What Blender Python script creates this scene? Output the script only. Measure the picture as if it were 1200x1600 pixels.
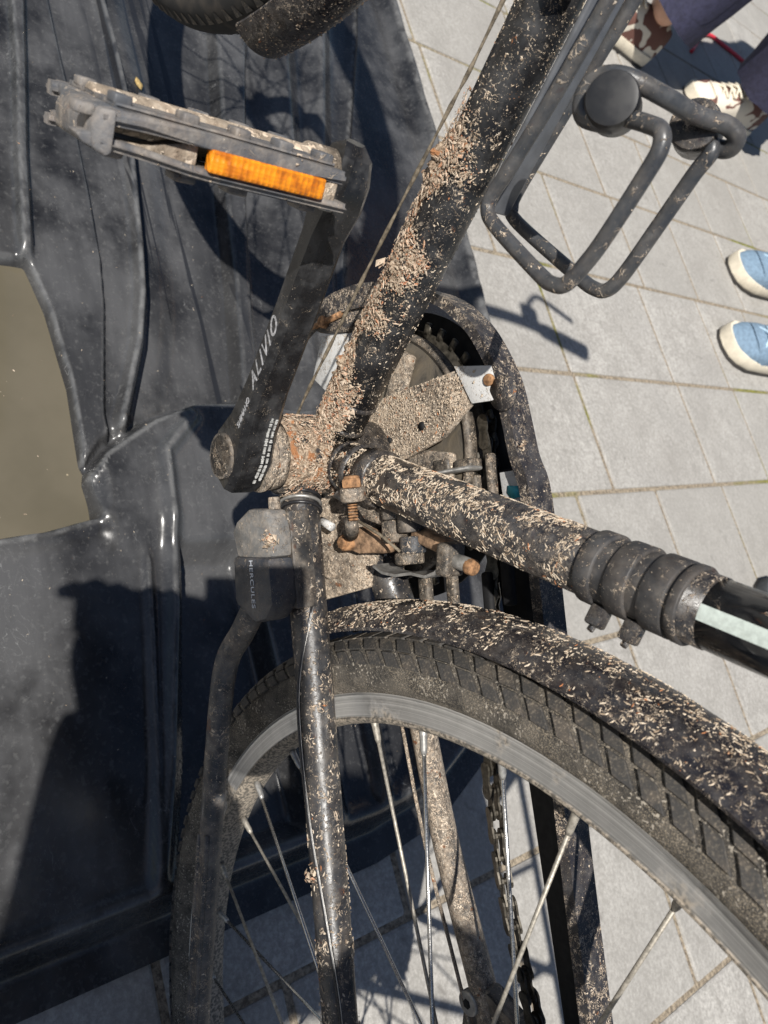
import bpy, bmesh, math, random
import numpy as np
from mathutils import Vector, Matrix, noise
R = math.radians
rnd = random.Random(7)
for o in list(bpy.data.objects): bpy.data.objects.remove(o)
scene = bpy.context.scene
C = scene.collection

# ------------------------------------------------------------------ camera, sky, sun, exposure
cam_d = bpy.data.cameras.new('camera'); cam = bpy.data.objects.new('camera', cam_d); C.objects.link(cam)
CR = ((-0.263, -0.7593, 0.5952), (0.9369, -0.0538, 0.3454), (0.2302, -0.6485, -0.7256))   # right, up, forward
fw = Vector(CR[2]).normalized(); rt = (Vector(CR[0]) - fw * Vector(CR[0]).dot(fw)).normalized(); up = rt.cross(fw)
cam.matrix_world = Matrix(((rt.x, up.x, -fw.x, -0.1573), (rt.y, up.y, -fw.y, 0.2975), (rt.z, up.z, -fw.z, 0.7784), (0, 0, 0, 1)))
cam_d.sensor_fit = 'HORIZONTAL'; cam_d.sensor_width = 36; cam_d.lens = 37.27
cam_d.clip_start = 0.02; cam_d.clip_end = 300
cam_d.dof.use_dof = True; cam_d.dof.focus_distance = 0.47; cam_d.dof.aperture_fstop = 22
scene.camera = cam
scene.render.resolution_x = 768; scene.render.resolution_y = 1024

SUN_EL, SUN_AZ = R(57), R(19)          # high sun behind the photographer
world = bpy.data.worlds.new('World'); scene.world = world; world.use_nodes = True
wn = world.node_tree.nodes; bg = wn['Background']
sky = wn.new('ShaderNodeTexSky'); sky.sky_type = 'NISHITA'; sky.sun_disc = False
sky.sun_elevation = SUN_EL; sky.sun_rotation = -SUN_AZ; sky.ozone_density = 3.0
world.node_tree.links.new(sky.outputs[0], bg.inputs[0]); bg.inputs[1].default_value = 0.050
sd = bpy.data.lights.new('sun', 'SUN'); sun = bpy.data.objects.new('sun', sd); C.objects.link(sun)
sd.energy = 4.8; sd.angle = R(0.53); sd.color = (1.0, 0.96, 0.90)
ldir = Vector((math.sin(SUN_AZ) * math.cos(SUN_EL), -math.cos(SUN_AZ) * math.cos(SUN_EL), -math.sin(SUN_EL)))
sun.rotation_euler = ldir.to_track_quat('-Z', 'Y').to_euler(); sun.location = (0, 2, 4)
vs = scene.view_settings; vs.view_transform = 'Standard'; vs.look = 'None'; vs.exposure = 0.40; vs.gamma = 1; vs.use_curve_mapping = False

# ------------------------------------------------------------------ material kit
class NT:
    def __init__(s, name):
        s.m = bpy.data.materials.new(name); s.m.use_nodes = True; s.t = s.m.node_tree
        s.b = s.t.nodes['Principled BSDF']
        s.co = s.t.nodes.new('ShaderNodeTexCoord').outputs['Object']
    def link(s, a, b): s.t.links.new(a, b)
    def setin(s, sock, v):
        if isinstance(v, bpy.types.NodeSocket): s.link(v, sock)
        elif isinstance(v, (tuple, list)) and len(v) == 3 and sock.type == 'RGBA': sock.default_value = (*v, 1)
        else: sock.default_value = v
    def mapping(s, scale, co=None, rot=(0, 0, 0)):
        n = s.t.nodes.new('ShaderNodeMapping'); s.link(co or s.co, n.inputs[0]); n.inputs['Scale'].default_value = scale
        n.inputs['Rotation'].default_value = rot
        return n.outputs[0]
    def noise(s, scale, detail=3, rough=.55, dist=0, co=None, col=False):
        n = s.t.nodes.new('ShaderNodeTexNoise'); s.link(co or s.co, n.inputs['Vector'])
        n.inputs['Scale'].default_value = scale; n.inputs['Detail'].default_value = detail
        n.inputs['Roughness'].default_value = rough; n.inputs['Distortion'].default_value = dist
        return n.outputs['Color' if col else 'Fac']
    def voro(s, scale, co=None, out='Distance', feat='F1'):
        n = s.t.nodes.new('ShaderNodeTexVoronoi'); n.feature = feat; s.link(co or s.co, n.inputs['Vector']); n.inputs['Scale'].default_value = scale
        return n.outputs[out]
    def math(s, op, a, b=0.0, clamp=False):
        n = s.t.nodes.new('ShaderNodeMath'); n.operation = op; n.use_clamp = clamp
        s.setin(n.inputs[0], a); s.setin(n.inputs[1], b); return n.outputs[0]
    def rng(s, v, a, b, c=0.0, d=1.0):
        n = s.t.nodes.new('ShaderNodeMapRange'); n.interpolation_type = 'SMOOTHSTEP'; s.setin(n.inputs[0], v)
        for i, q in enumerate((a, b, c, d)): n.inputs[i + 1].default_value = q
        return n.outputs[0]
    def mix(s, f, a, b):
        n = s.t.nodes.new('ShaderNodeMix'); n.data_type = 'RGBA'
        s.setin(n.inputs[0], f); s.setin(n.inputs[6], a); s.setin(n.inputs[7], b); return n.outputs[2]
    def mixf(s, f, a, b):
        n = s.t.nodes.new('ShaderNodeMix'); s.setin(n.inputs[0], f); s.setin(n.inputs[2], a); s.setin(n.inputs[3], b); return n.outputs[0]
    def ramp(s, v, stops):
        n = s.t.nodes.new('ShaderNodeValToRGB'); s.link(v, n.inputs[0]); e = n.color_ramp.elements
        while len(e) < len(stops): e.new(0.5)
        for q, (p, c) in zip(e, stops): q.position = p; q.color = (*c, 1)
        return n.outputs[0]
    def node(s, typ, out): return s.t.nodes.new(typ).outputs[out]
    def bump(s, h, dist=.001, strength=.6):
        n = s.t.nodes.new('ShaderNodeBump'); n.inputs['Strength'].default_value = strength; n.inputs['Distance'].default_value = dist
        s.link(h, n.inputs['Height']); s.link(n.outputs[0], s.b.inputs['Normal'])
    def done(s, col=None, rough=None, metal=None, spec=None, coat=None):
        for k, v in (('Base Color', col), ('Roughness', rough), ('Metallic', metal), ('Specular IOR Level', spec), ('Coat Weight', coat)):
            if v is not None: s.setin(s.b.inputs[k], v)
        return s.m

TAN = ((.34, .255, .185), (.56, .455, .345), (.70, .61, .50))
def mud_mask(n, S, curl=.045, p0=.42, p1=.58, spot=.62, film=0.0, dist=1.4, fine=.66):
    """curly splashes of dried mud, droplets and a thin film"""
    big = n.noise(S * .07, 4, .65)
    ridge = n.rng(n.math('ABSOLUTE', n.math('SUBTRACT', n.noise(S, 3, .55, dist), .5)), curl * .45, curl, 1, 0)
    a = n.math('MULTIPLY', ridge, n.rng(n.noise(S * .55, 2, .6), p0, p1))
    a = n.math('MULTIPLY', a, n.rng(big, .38, .56))
    sp = n.rng(n.noise(S * 1.7, 2, .5, .4), spot, spot + .05)
    fn = n.rng(n.noise(S * 5, 2, .5), fine, fine + .05)
    m = n.math('MAXIMUM', n.math('MAXIMUM', a, sp), n.math('MULTIPLY', fn, .8))
    if film: m = n.math('MAXIMUM', m, n.math('MULTIPLY', n.rng(n.noise(S * .4, 5, .7), .35, .72), film))
    return m
def muddy(name, base, rough=.28, S=130, spec=.5, metal=0, **k):
    n = NT(name); m = mud_mask(n, S, **k)
    tone = n.ramp(n.noise(S * 1.3, 3, .6), [(.3, TAN[0]), (.52, TAN[1]), (.72, TAN[2])])
    rust = n.rng(n.noise(S * .5, 1, .5), .70, .74)
    tone = n.mix(rust, tone, (.36, .15, .06))
    grime = n.mix(n.rng(n.noise(S * .3, 5, .65), .4, .75), base, tuple(b + .035 for b in base))
    n.bump(m, .0012, .9)
    return n.done(n.mix(m, grime, tone), n.mixf(m, n.rng(n.noise(S * .6, 4), .3, .8, rough, rough + .22), .92), metal, spec)
def plain(name, col, rough=.5, metal=0, var=.25, S=60, spec=.5, bumpd=0):
    n = NT(name); f = n.noise(S, 5, .65)
    c = n.mix(n.rng(f, .3, .72), tuple(x * (1 - var) for x in col), tuple(min(1, x * (1 + var)) for x in col))
    if bumpd: n.bump(f, bumpd, .6)
    return n.done(c, n.rng(n.noise(S * 2.3, 4), .3, .75, max(.05, rough - .1), min(1, rough + .1)), metal, spec)

M = {}
M['tube_heavy'] = muddy('black paint under curly dried mud', (.012, .012, .014), .22, 470, curl=.03, p0=.45, p1=.6, spot=.69, dist=.7, film=.10, fine=.67)
M['tube_light'] = muddy('black paint with fine mud spatter', (.011, .011, .012), .26, 240, curl=.022, p0=.52, p1=.64, spot=.70, dist=.6, fine=.655)
M['stay'] = muddy('black stay paint with dust and rust', (.015, .016, .019), .30, 210, curl=.035, p0=.45, p1=.6, spot=.66, film=.10, dist=.6, fine=.665)
M['fender'] = muddy('black mudguard with mud splashes', (.012, .011, .014), .20, 420, curl=.03, p0=.45, p1=.6, spot=.69, dist=.8, film=.06, fine=.68)
M['dusty_steel'] = muddy('mud coated steel', (.055, .05, .045), .5, 330, curl=.06, p0=.3, p1=.5, spot=.60, film=.7, fine=.58)
M['dusty_black'] = muddy('dusty black plastic', (.02, .02, .021), .42, 170, curl=.03, p0=.45, p1=.6, spot=.70, film=.3, fine=.66)
M['case'] = muddy('chain guard plastic with spatter', (.016, .016, .020), .38, 330, curl=.05, p0=.4, p1=.56, spot=.65, film=.06, fine=.65)
M['bracket'] = muddy('bracket plate caked in mud', (.06, .05, .04), .7, 380, curl=.10, p0=.2, p1=.4, spot=.58, film=.7, fine=.58)
M['cage'] = muddy('grey black coated wire', (.036, .039, .044), .27, 230, curl=.025, p0=.50, p1=.64, spot=.69, film=.08, dist=.5, fine=.72)
M['kick_plate'] = muddy('dusty aluminium with painted sunlight', (.13, .13, .128), .4, 300, curl=.02, p0=.5, p1=.6, spot=.69, film=.25, fine=.66)  # pale tone is dust plus sunlight painted into the colour
M['housing'] = muddy('blue black housing with painted shade', (.017, .022, .032), .4, 240, curl=.012, p0=.55, p1=.65, spot=.72, film=.12, fine=.68)  # cast shadow painted into the dark housing colour
M['grimy'] = muddy('grimy dark metal', (.035, .033, .03), .45, 300, curl=.04, p0=.42, p1=.58, spot=.64, metal=.3, film=.35, fine=.63)
M['stand'] = muddy('dull blue black kickstand', (.020, .025, .033), .42, 190, curl=.03, p0=.45, p1=.6, spot=.68, film=.25, fine=.65)
M['crank'] = muddy('satin black crank', (.011, .011, .012), .24, 260, curl=.006, p0=.56, p1=.66, spot=.76, fine=.70)
M['gloss'] = muddy('clean glossy frame paint', (.008, .009, .011), .1, 120, curl=.01, p0=.6, p1=.7, spot=.71, fine=.75)
M['plate_grey'] = plain('smooth grey plate', (.10, .105, .115), .4, 0, .2, 80)
M['black'] = plain('black plastic', (.012, .012, .013), .45)
M['deep_shade'] = plain('near black painted shade', (.006, .006, .007), .8)  # near black standing in for shade in the guard, gaps and bolt holes
M['rubber_band'] = muddy('rubber mount band', (.024, .024, .026), .5, 210, curl=.02, p0=.52, p1=.62, spot=.70, film=.10, fine=.675)
M['rust'] = plain('rusty bolt', (.27, .145, .07), .85, .1, .7, 260, bumpd=.0006)
M['rusty_tan'] = plain('rusty arm', (.26, .165, .10), .8, .1, .6, 260, bumpd=.0006)
M['zinc'] = plain('dull zinc', (.36, .35, .33), .45, .6, .3, 240)
M['steel'] = plain('spoke steel', (.52, .51, .49), .28, .95, .2, 500)
M['spoke_dirty'] = plain('dusty spoke', (.36, .33, .28), .55, .5, .35, 420)
M['cable'] = plain('dusty cable', (.17, .14, .10), .75, .2, .6, 300, bumpd=.0005)
M['cable_black'] = plain('black cable sleeve', (.02, .02, .022), .35, 0, .3, 200)
M['chain'] = plain('oily chain', (.075, .066, .052), .42, .6, .55, 320)
M['white_scuffed'] = muddy('scuffed white tab', (.55, .55, .54), .5, 200, curl=.03, p0=.4, p1=.6, spot=.67, film=.12, fine=.66)
M['print_white'] = plain('white print', (.48, .48, .46), .5, 0, .45, 500)
M['print_grey'] = plain('silver grey print', (.34, .34, .35), .4, .2, .45, 500)
M['print_faint'] = plain('worn blue grey print', (.52, .55, .60), .5, 0, .3, 700)
M['stripe'] = plain('pale green grey reflective stripe', (.50, .56, .52), .45, 0, .15, 500)
M['cyan'] = plain('cyan sticker', (.05, .45, .55), .5)
M['pedal'] = muddy('grey weathered pedal plastic', (.075, .08, .09), .5, 120, curl=.02, p0=.5, p1=.65, spot=.70, film=.38, fine=.70)
M['pedal_tan'] = muddy('muddy pedal web', (.14, .11, .08), .8, 160, curl=.06, p0=.2, p1=.4, spot=.55, film=.7)
def disc_mat():
    n = NT('smeared grey chainring disc')
    f = n.noise(60, 5, .65, 1.2)
    c = n.ramp(f, [(.3, (.03, .03, .03)), (.48, (.12, .105, .085)), (.64, (.16, .135, .10)), (.8, (.36, .31, .25))])
    n.bump(f, .001, .5)
    return n.done(c, n.rng(n.noise(90, 4), .3, .7, .25, .7), .15)
M['disc'] = disc_mat()
def reflector_mat():
    n = NT('amber reflector')
    v = n.voro(420)
    v.node.inputs['Randomness'].default_value = 0.0
    n.bump(v, .0009, .8)
    c = n.mix(n.rng(n.noise(160, 4), .42, .66), (.80, .27, .012), (.46, .13, .01))
    m = n.done(c, .3, 0, .6)
    n.b.inputs['Subsurface Weight'].default_value = .15; n.b.inputs['Subsurface Radius'].default_value = (.004, .002, .0005)
    return m
M['reflector'] = reflector_mat()
def tyre_mat():
    n = NT('dusty tyre rubber')
    dust = n.rng(n.noise(55, 6, .7), .36, .62)
    gr = n.rng(n.noise(1500, 3, .6), .46, .68)
    base = n.mix(dust, (.030, .029, .028), (.105, .094, .080))
    c = n.mix(n.math('MULTIPLY', gr, n.rng(n.noise(35, 3), .38, .6, .2, .75)), base, (.36, .30, .22))
    c = n.mix(n.math('MULTIPLY', n.rng(n.noise(620, 2, .5), .58, .66), n.rng(n.noise(60, 3), .4, .6, .1, .8)), c, (.46, .41, .34))
    n.bump(n.noise(500, 4, .6), .0007, .8)
    return n.done(c, .88, 0, .25)
M['tyre'] = tyre_mat()
def tyre_front_mat():
    n = NT('black front tyre rubber'); f = n.noise(300, 3, .6)
    return n.done(n.mix(n.rng(n.noise(40, 4), .45, .75), (.022, .022, .022), (.06, .052, .044)), .75, 0, .3)
M['tyre_front'] = tyre_front_mat()
def tread_mat():
    n = NT('dusty tread rubber'); co = n.t.nodes.new('ShaderNodeNewGeometry').outputs['Position']
    d = n.rng(n.noise(70, 5, .7, 0, co), .42, .66); sp = n.rng(n.noise(900, 3, .6, 0, co), .5, .68)
    c = n.mix(n.math('MULTIPLY', d, .7), (.050, .048, .046), (.12, .10, .08))
    n.bump(n.noise(600, 3, .6, 0, co), .0004, .6)
    return n.done(n.mix(n.math('MULTIPLY', sp, n.mixf(d, .15, .6)), c, (.38, .32, .24)), .72, 0, .3)
M['tread'] = tread_mat()
def rim_mat():
    n = NT('worn aluminium brake track')
    sx = n.t.nodes.new('ShaderNodeSeparateXYZ'); n.link(n.co, sx.inputs[0])
    rr = n.math('SQRT', n.math('ADD', n.math('MULTIPLY', sx.outputs[0], sx.outputs[0]), n.math('MULTIPLY', sx.outputs[2], sx.outputs[2])))
    cmb = n.t.nodes.new('ShaderNodeCombineXYZ'); n.link(n.math('MULTIPLY', rr, 560), cmb.inputs[0])
    line = n.noise(1.0, 4, .7, 0, cmb.outputs[0])
    sp = n.noise(420, 3, .6)
    track = n.math('MULTIPLY', n.rng(rr, .3030, .3045), n.rng(rr, .3180, .3186, 1, 0))
    line = n.math('ADD', n.math('MULTIPLY', line, .75), n.math('MULTIPLY', n.noise(22, 5, .7), .25))
    metalc = n.mix(n.rng(line, .35, .65), (.30, .297, .29), (.74, .73, .71))
    dirtc = n.mix(n.rng(sp, .4, .6), (.10, .09, .075), (.34, .29, .23))
    clean = n.math('MULTIPLY', track, n.rng(n.noise(30, 4), .3, .45))
    n.bump(line, .0003, .4)
    return n.done(n.mix(clean, dirtc, metalc), n.mixf(clean, .8, n.rng(line, .3, .7, .34, .5)), n.mixf(clean, .1, .85))
M['rim'] = rim_mat()
def flake_mat():
    n = NT('dried mud flakes')
    r = n.t.nodes.new('ShaderNodeNewGeometry').outputs['Random Per Island']
    c = n.ramp(r, [(0, (.09, .065, .045)), (.16, (.24, .175, .12)), (.42, (.44, .34, .25)), (.68, (.62, .50, .39)), (.80, (.50, .30, .19)), (.91, (.42, .18, .09)), (1, (.32, .11, .05))])
    c = n.mix(n.rng(n.noise(900, 2), .4, .7), c, (.5, .42, .32))
    n.bump(n.noise(1200, 3), .0005, .6)
    return n.done(c, .92, 0, .2)
M['flake'] = flake_mat()
def splash_mat():
    n = NT('thin dried mud splash')
    r = n.t.nodes.new('ShaderNodeNewGeometry').outputs['Random Per Island']
    return n.done(n.ramp(r, [(0, (.24, .175, .12)), (.3, (.44, .35, .255)), (.75, (.62, .53, .42)), (.955, (.58, .48, .36)), (.97, (.42, .19, .09)), (1, (.36, .14, .06))]), .92, 0, .2)
M['splash'] = splash_mat()
def crust_mat():
    n = NT('caked mud crust')
    f = n.noise(420, 4, .7, .8)
    c = n.ramp(f, [(.3, (.09, .06, .04)), (.46, (.28, .205, .145)), (.6, (.50, .395, .29)), (.75, (.64, .54, .42))])
    c = n.mix(n.rng(n.noise(120, 2), .56, .64), c, (.36, .17, .08))
    n.bump(f, .0022, 1.0)
    return n.done(c, .95, 0, .15)
M['crust'] = crust_mat()
def tank_mat():
    n = NT('weathered black moulded plastic')
    g = n.t.nodes.new('ShaderNodeNewGeometry')
    cloud = n.noise(9, 6, .65)
    fine = n.noise(160, 4, .7)
    streak = n.noise(1, 5, .65, .3, n.mapping((7, 120, 20)))
    broad = n.noise(1, 4, .6, .2, n.mapping((2.6, 8, 6)))
    dust = n.math('MULTIPLY', n.math('MULTIPLY', n.rng(cloud, .30, .62), n.rng(streak, .25, .75, .8, 1)), n.rng(broad, .36, .64, .35, 1.15))
    sep = n.t.nodes.new('ShaderNodeSeparateXYZ'); n.link(n.co, sep.inputs[0])
    band = n.math('MULTIPLY', n.rng(sep.outputs[1], -.235, -.215), n.rng(sep.outputs[1], -.105, -.09, 1, 0))
    band = n.math('MULTIPLY', band, n.rng(sep.outputs[0], .16, .2))
    wet = n.rng(n.noise(1, 3, .5, .5, n.mapping((1.3, 60, 10))), .56, .575)
    wet = n.math('MULTIPLY', wet, band)
    col = n.mix(dust, (.011, .011, .012), (.078, .078, .079))
    col = n.mix(n.math('MULTIPLY', n.rng(fine, .55, .72), .28), col, (.18, .178, .17))
    scr = n.rng(n.math('ABSOLUTE', n.math('SUBTRACT', n.noise(24, 2, .5, 2.0, n.mapping((1, 1.6, 1))), .5)), .0012, .003, 1, 0)
    scr = n.math('MULTIPLY', scr, n.rng(n.noise(14, 2), .52, .62))
    col = n.mix(n.math('MULTIPLY', scr, .6), col, (.24, .24, .235))
    spk = n.rng(n.voro(170), .10, .055)
    spk = n.math('MULTIPLY', n.rng(n.voro(170), .05, .11, 1, 0), n.rng(n.noise(45, 2), .52, .6))
    col = n.mix(n.math('MULTIPLY', spk, .35), col, (.33, .30, .25))
    col = n.mix(n.math('MULTIPLY', wet, .8), col, (.014, .015, .018))
    worn = n.math('MULTIPLY', n.rng(g.outputs['Pointiness'], .515, .56), n.rng(n.noise(60, 4), .35, .6, .2, 1))
    col = n.mix(n.math('MULTIPLY', worn, .3), col, (.26, .26, .255))
    rough = n.mixf(wet, n.rng(fine, .3, .75, .20, .32), .12)
    hh = n.math('ADD', n.math('MULTIPLY', fine, .5), n.math('MULTIPLY', scr, -.4))
    n.bump(hh, .0004, .25)
    return n.done(col, rough, 0, .5)
M['tank'] = tank_mat()
def water_mat():
    n = NT('murky brown water')
    f = n.noise(7, 4, .6); s = n.rng(n.voro(38), .03, .05, 1, 0)
    s = n.math('MULTIPLY', s, n.rng(n.noise(22, 2), .56, .62))
    c = n.mix(n.rng(f, .3, .7), (.098, .086, .060), (.125, .109, .078))
    n.bump(n.noise(18, 2), .0006, .15)
    return n.done(n.mix(s, c, (.32, .27, .18)), .08, 0, .45)
M['water'] = water_mat()
def stone_mat():
    n = NT('grey concrete paving stone')
    oi = n.t.nodes.new('ShaderNodeObjectInfo').outputs['Random']
    co = n.t.nodes.new('ShaderNodeNewGeometry').outputs['Position']
    g1 = n.noise(170, 4, .8, 0, co); g2 = n.noise(14, 5, .65, 0, co); g3 = n.noise(3.2, 4, .6, 0, co)
    base = n.mix(n.rng(g2, .3, .72), (.34, .325, .30), (.48, .462, .43))
    base = n.mix(n.math('MULTIPLY', n.rng(g1, .38, .60, 1, 0), .55), base, (.20, .19, .175))
    base = n.mix(n.math('MULTIPLY', n.rng(g1, .56, .72), .6), base, (.60, .58, .54))
    base = n.mix(n.math('MULTIPLY', n.rng(g3, .52, .7), .4), base, (.25, .235, .215))
    g4 = n.noise(60, 5, .8, 0, co)
    base = n.mix(n.math('MULTIPLY', n.rng(g4, .47, .66), .55), base, (.22, .21, .19))
    base = n.mix(n.math('MULTIPLY', n.rng(n.noise(7, 4, .7, 0, co), .50, .66), .35), base, (.24, .23, .215))
    base = n.mix(n.math('MULTIPLY', oi, .55), base, (.28, .268, .245))
    stain = n.rng(n.noise(22, 4, .65, .6, co), .62, .74)
    base = n.mix(n.math('MULTIPLY', stain, .5), base, (.13, .12, .11))
    n.bump(g1, .0012, .5)
    return n.done(base, .85, 0, .25)
M['stone'] = stone_mat()
def joint_mat():
    n = NT('sandy joint with moss')
    m = n.rng(n.noise(2.6, 4, .6), .53, .64)
    sand = n.mix(n.rng(n.noise(160, 4, .7), .35, .65), (.15, .125, .095), (.40, .335, .25))
    moss = n.mix(n.rng(n.noise(120, 4, .7), .35, .7), (.10, .11, .02), (.32, .30, .08))
    n.bump(n.noise(200, 4, .7), .004, .9)
    return n.done(n.mix(m, sand, moss), .95, 0, .1)
M['joint'] = joint_mat()
M['ground_far'] = plain('far paving', (.36, .345, .315), .9, 0, .2, 6)
M['skin'] = plain('skin', (.62, .36, .25), .5, 0, .08, 40)
M['navy'] = plain('navy cotton', (.030, .030, .062), .85, 0, .3, 90, bumpd=.0008)
M['denim'] = plain('blue denim', (.06, .09, .16), .85, 0, .3, 300)
M['dark_cloth'] = plain('dark cloth', (.05, .05, .055), .9)
M['shirt'] = plain('pale shirt', (.5, .5, .48), .9)
M['hair'] = plain('brown hair', (.05, .03, .02), .6)
def sneaker_mat():
    n = NT('cream and brown patterned canvas')
    f = n.rng(n.noise(16, 2, .5, .8), .50, .53)
    return n.done(n.mix(f, (.66, .60, .50), (.15, .075, .06)), .8, 0, .2)
M['camo'] = sneaker_mat()
M['blue_canvas'] = plain('light blue suede', (.16, .235, .315), .85, 0, .2, 120)
M['blue_lace'] = plain('pale blue lace', (.42, .58, .70), .8)
M['cream_sole'] = plain('cream rubber sole', (.70, .63, .50), .7, 0, .1, 60)
M['cream_lace'] = plain('cream lace', (.68, .62, .50), .8)
M['dark_sole'] = plain('dark rubber outsole', (.05, .045, .04), .8)
M['grey_shoe'] = plain('dark grey shoe', (.06, .065, .07), .8)
M['leaf'] = plain('dry leaf', (.42, .30, .12), .8, 0, .4, 200)
M['red_cord'] = plain('red cord', (.60, .03, .05), .5)
M['phone'] = plain('phone glass', (.02, .02, .025), .15)

# ------------------------------------------------------------------ mesh kit (all shapes in metres)
def mesh_obj(name, bm_or_data, mat, parent=None, smooth=True, loc=None, auto=None):
    if isinstance(bm_or_data, bmesh.types.BMesh):
        me = bpy.data.meshes.new(name); bmesh.ops.recalc_face_normals(bm_or_data, faces=bm_or_data.faces)
        bm_or_data.to_mesh(me); bm_or_data.free()
    else: me = bm_or_data
    if mat is not None and not me.materials: me.materials.append(M[mat] if isinstance(mat, str) else mat)
    if smooth:
        me.polygons.foreach_set('use_smooth', [True] * len(me.polygons))
        if auto: me.set_sharp_from_angle(angle=R(auto))
    o = bpy.data.objects.new(name, me); C.objects.link(o)
    if parent is not None: o.parent = parent
    if loc is not None: o.location = loc
    return o
def tag(o, label=None, cat=None, group=None, kind=None):
    for k, v in (('label', label), ('category', cat), ('group', group), ('kind', kind)):
        if v: o[k] = v
    return o
def empty(name, loc=(0, 0, 0)):
    o = bpy.data.objects.new(name, None); C.objects.link(o); o.location = loc; o.empty_display_size = .05
    return o
def frames(pts):
    pts = [Vector(p) for p in pts]; T = []
    for i in range(len(pts)):
        a = pts[max(i - 1, 0)]; b = pts[min(i + 1, len(pts) - 1)]; T.append((b - a).normalized())
    n = T[0].orthogonal().normalized(); out = []
    for i, t in enumerate(T):
        if i:
            n = T[i - 1].rotation_difference(t) @ n
        n = (n - t * n.dot(t)).normalized(); out.append((pts[i], n, t.cross(n)))
    return out
def spline(pts, sub=6):
    P = [Vector(p) for p in pts]; out = []
    for i in range(len(P) - 1):
        p0, p1, p2, p3 = P[max(i - 1, 0)], P[i], P[i + 1], P[min(i + 2, len(P) - 1)]
        for k in range(sub):
            t = k / sub
            out.append(.5 * ((2 * p1) + (p2 - p0) * t + (2 * p0 - 5 * p1 + 4 * p2 - p3) * t * t + (3 * p1 - p0 - 3 * p2 + p3) * t ** 3))
    out.append(P[-1]); return out
def tube(bm, pts, r, seg=12, caps=True, flat=None):
    """r: number or list; flat=(sx,sy) squashes the section"""
    F = frames(pts); rings = []
    rs = r if isinstance(r, (list, tuple)) else [r] * len(F)
    for (p, n, b), q in zip(F, rs):
        ring = []
        for k in range(seg):
            a = 2 * math.pi * k / seg; x, y = math.cos(a) * q, math.sin(a) * q
            if flat: x *= flat[0]; y *= flat[1]
            ring.append(bm.verts.new(p + n * x + b * y))
        rings.append(ring)
    for i in range(len(rings) - 1):
        for k in range(seg):
            bm.faces.new((rings[i][k], rings[i][(k + 1) % seg], rings[i + 1][(k + 1) % seg], rings[i + 1][k]))
    if caps:
        bm.faces.new(list(reversed(rings[0]))); bm.faces.new(rings[-1])
    return bm
def obox(bm, c, X, Y, Z, sx, sy, sz, bev=0.0, seg=2):
    """box with centre c, axes X,Y,Z and full sizes"""
    c = Vector(c); X, Y, Z = Vector(X), Vector(Y), Vector(Z); v = []
    for i in (-.5, .5):
        for j in (-.5, .5):
            for k in (-.5, .5): v.append(bm.verts.new(c + X * (i * sx) + Y * (j * sy) + Z * (k * sz)))
    fs = [bm.faces.new([v[q] for q in f]) for f in ((0, 1, 3, 2), (4, 6, 7, 5), (0, 4, 5, 1), (2, 3, 7, 6), (0, 2, 6, 4), (1, 5, 7, 3))]
    if bev:
        es = list({e for f in fs for e in f.edges})
        bmesh.ops.bevel(bm, geom=es, offset=bev, segments=seg, affect='EDGES', profile=.5, clamp_overlap=True)
    return bm
def cyl(bm, a, b, r, seg=20, bev=0.0):
    a, b = Vector(a), Vector(b); d = (b - a).normalized(); L = (b - a).length
    if bev: return tube(bm, [a, a + d * bev * .3, a + d * bev, b - d * bev, b - d * bev * .3, b], [r - bev, r - bev * .3, r, r, r - bev * .3, r - bev], seg)
    return tube(bm, [a, b], r, seg)
def prism(bm, poly, n, t, bev=0.0):
    """3-D polygon extruded along n by t"""
    n = Vector(n).normalized() * t
    a = [bm.verts.new(Vector(p)) for p in poly]; b = [bm.verts.new(Vector(p) + n) for p in poly]
    fs = [bm.faces.new(a), bm.faces.new(list(reversed(b)))]
    for i in range(len(a)):
        j = (i + 1) % len(a); fs.append(bm.faces.new((a[j], a[i], b[i], b[j])))
    if bev:
        bmesh.ops.bevel(bm, geom=list({e for f in fs for e in f.edges}), offset=bev, segments=2, affect='EDGES', profile=.5, clamp_overlap=True)
    return bm
def lathe_y(bm, prof, seg=96, a0=0.0, a1=2 * math.pi, closed_prof=False):
    """profile of (r, y) turned about Y"""
    full = abs(a1 - a0 - 2 * math.pi) < 1e-6
    n = seg if full else seg + 1; rings = []
    for k in range(n):
        a = a0 + (a1 - a0) * k / seg
        rings.append([bm.verts.new((r * math.cos(a), y, r * math.sin(a))) for r, y in prof])
    m = len(prof)
    for k in range(seg):
        A, B = rings[k], rings[(k + 1) % n]
        for i in range(m if closed_prof else m - 1):
            j = (i + 1) % m; bm.faces.new((A[i], A[j], B[j], B[i]))
    if not full and closed_prof:
        bm.faces.new(rings[0]); bm.faces.new(list(reversed(rings[-1])))
    return bm
def text_mesh(name, body, size, mat, parent, origin, right, upv, shear=0.0, depth=.0003, width=1.0):
    cu = bpy.data.curves.new(name, 'FONT'); cu.body = body; cu.size = size; cu.shear = shear; cu.extrude = depth; cu.space_character = width
    tmp = bpy.data.objects.new(name + '_tmp', cu); C.objects.link(tmp)
    bpy.context.view_layer.update()
    me = bpy.data.meshes.new_from_object(tmp.evaluated_get(bpy.context.evaluated_depsgraph_get()))
    bpy.data.objects.remove(tmp)
    me.materials.clear()
    o = mesh_obj(name, me, mat, parent, smooth=False)
    x = Vector(right).normalized(); y = (Vector(upv) - x * Vector(upv).dot(x)).normalized(); z = x.cross(y)
    o.matrix_local = Matrix(((x.x, y.x, z.x, origin[0]), (x.y, y.y, z.y, origin[1]), (x.z, y.z, z.z, origin[2]), (0, 0, 0, 1)))
    return o
def mm(*pts): return [Vector(p) / 1000 for p in pts]

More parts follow.
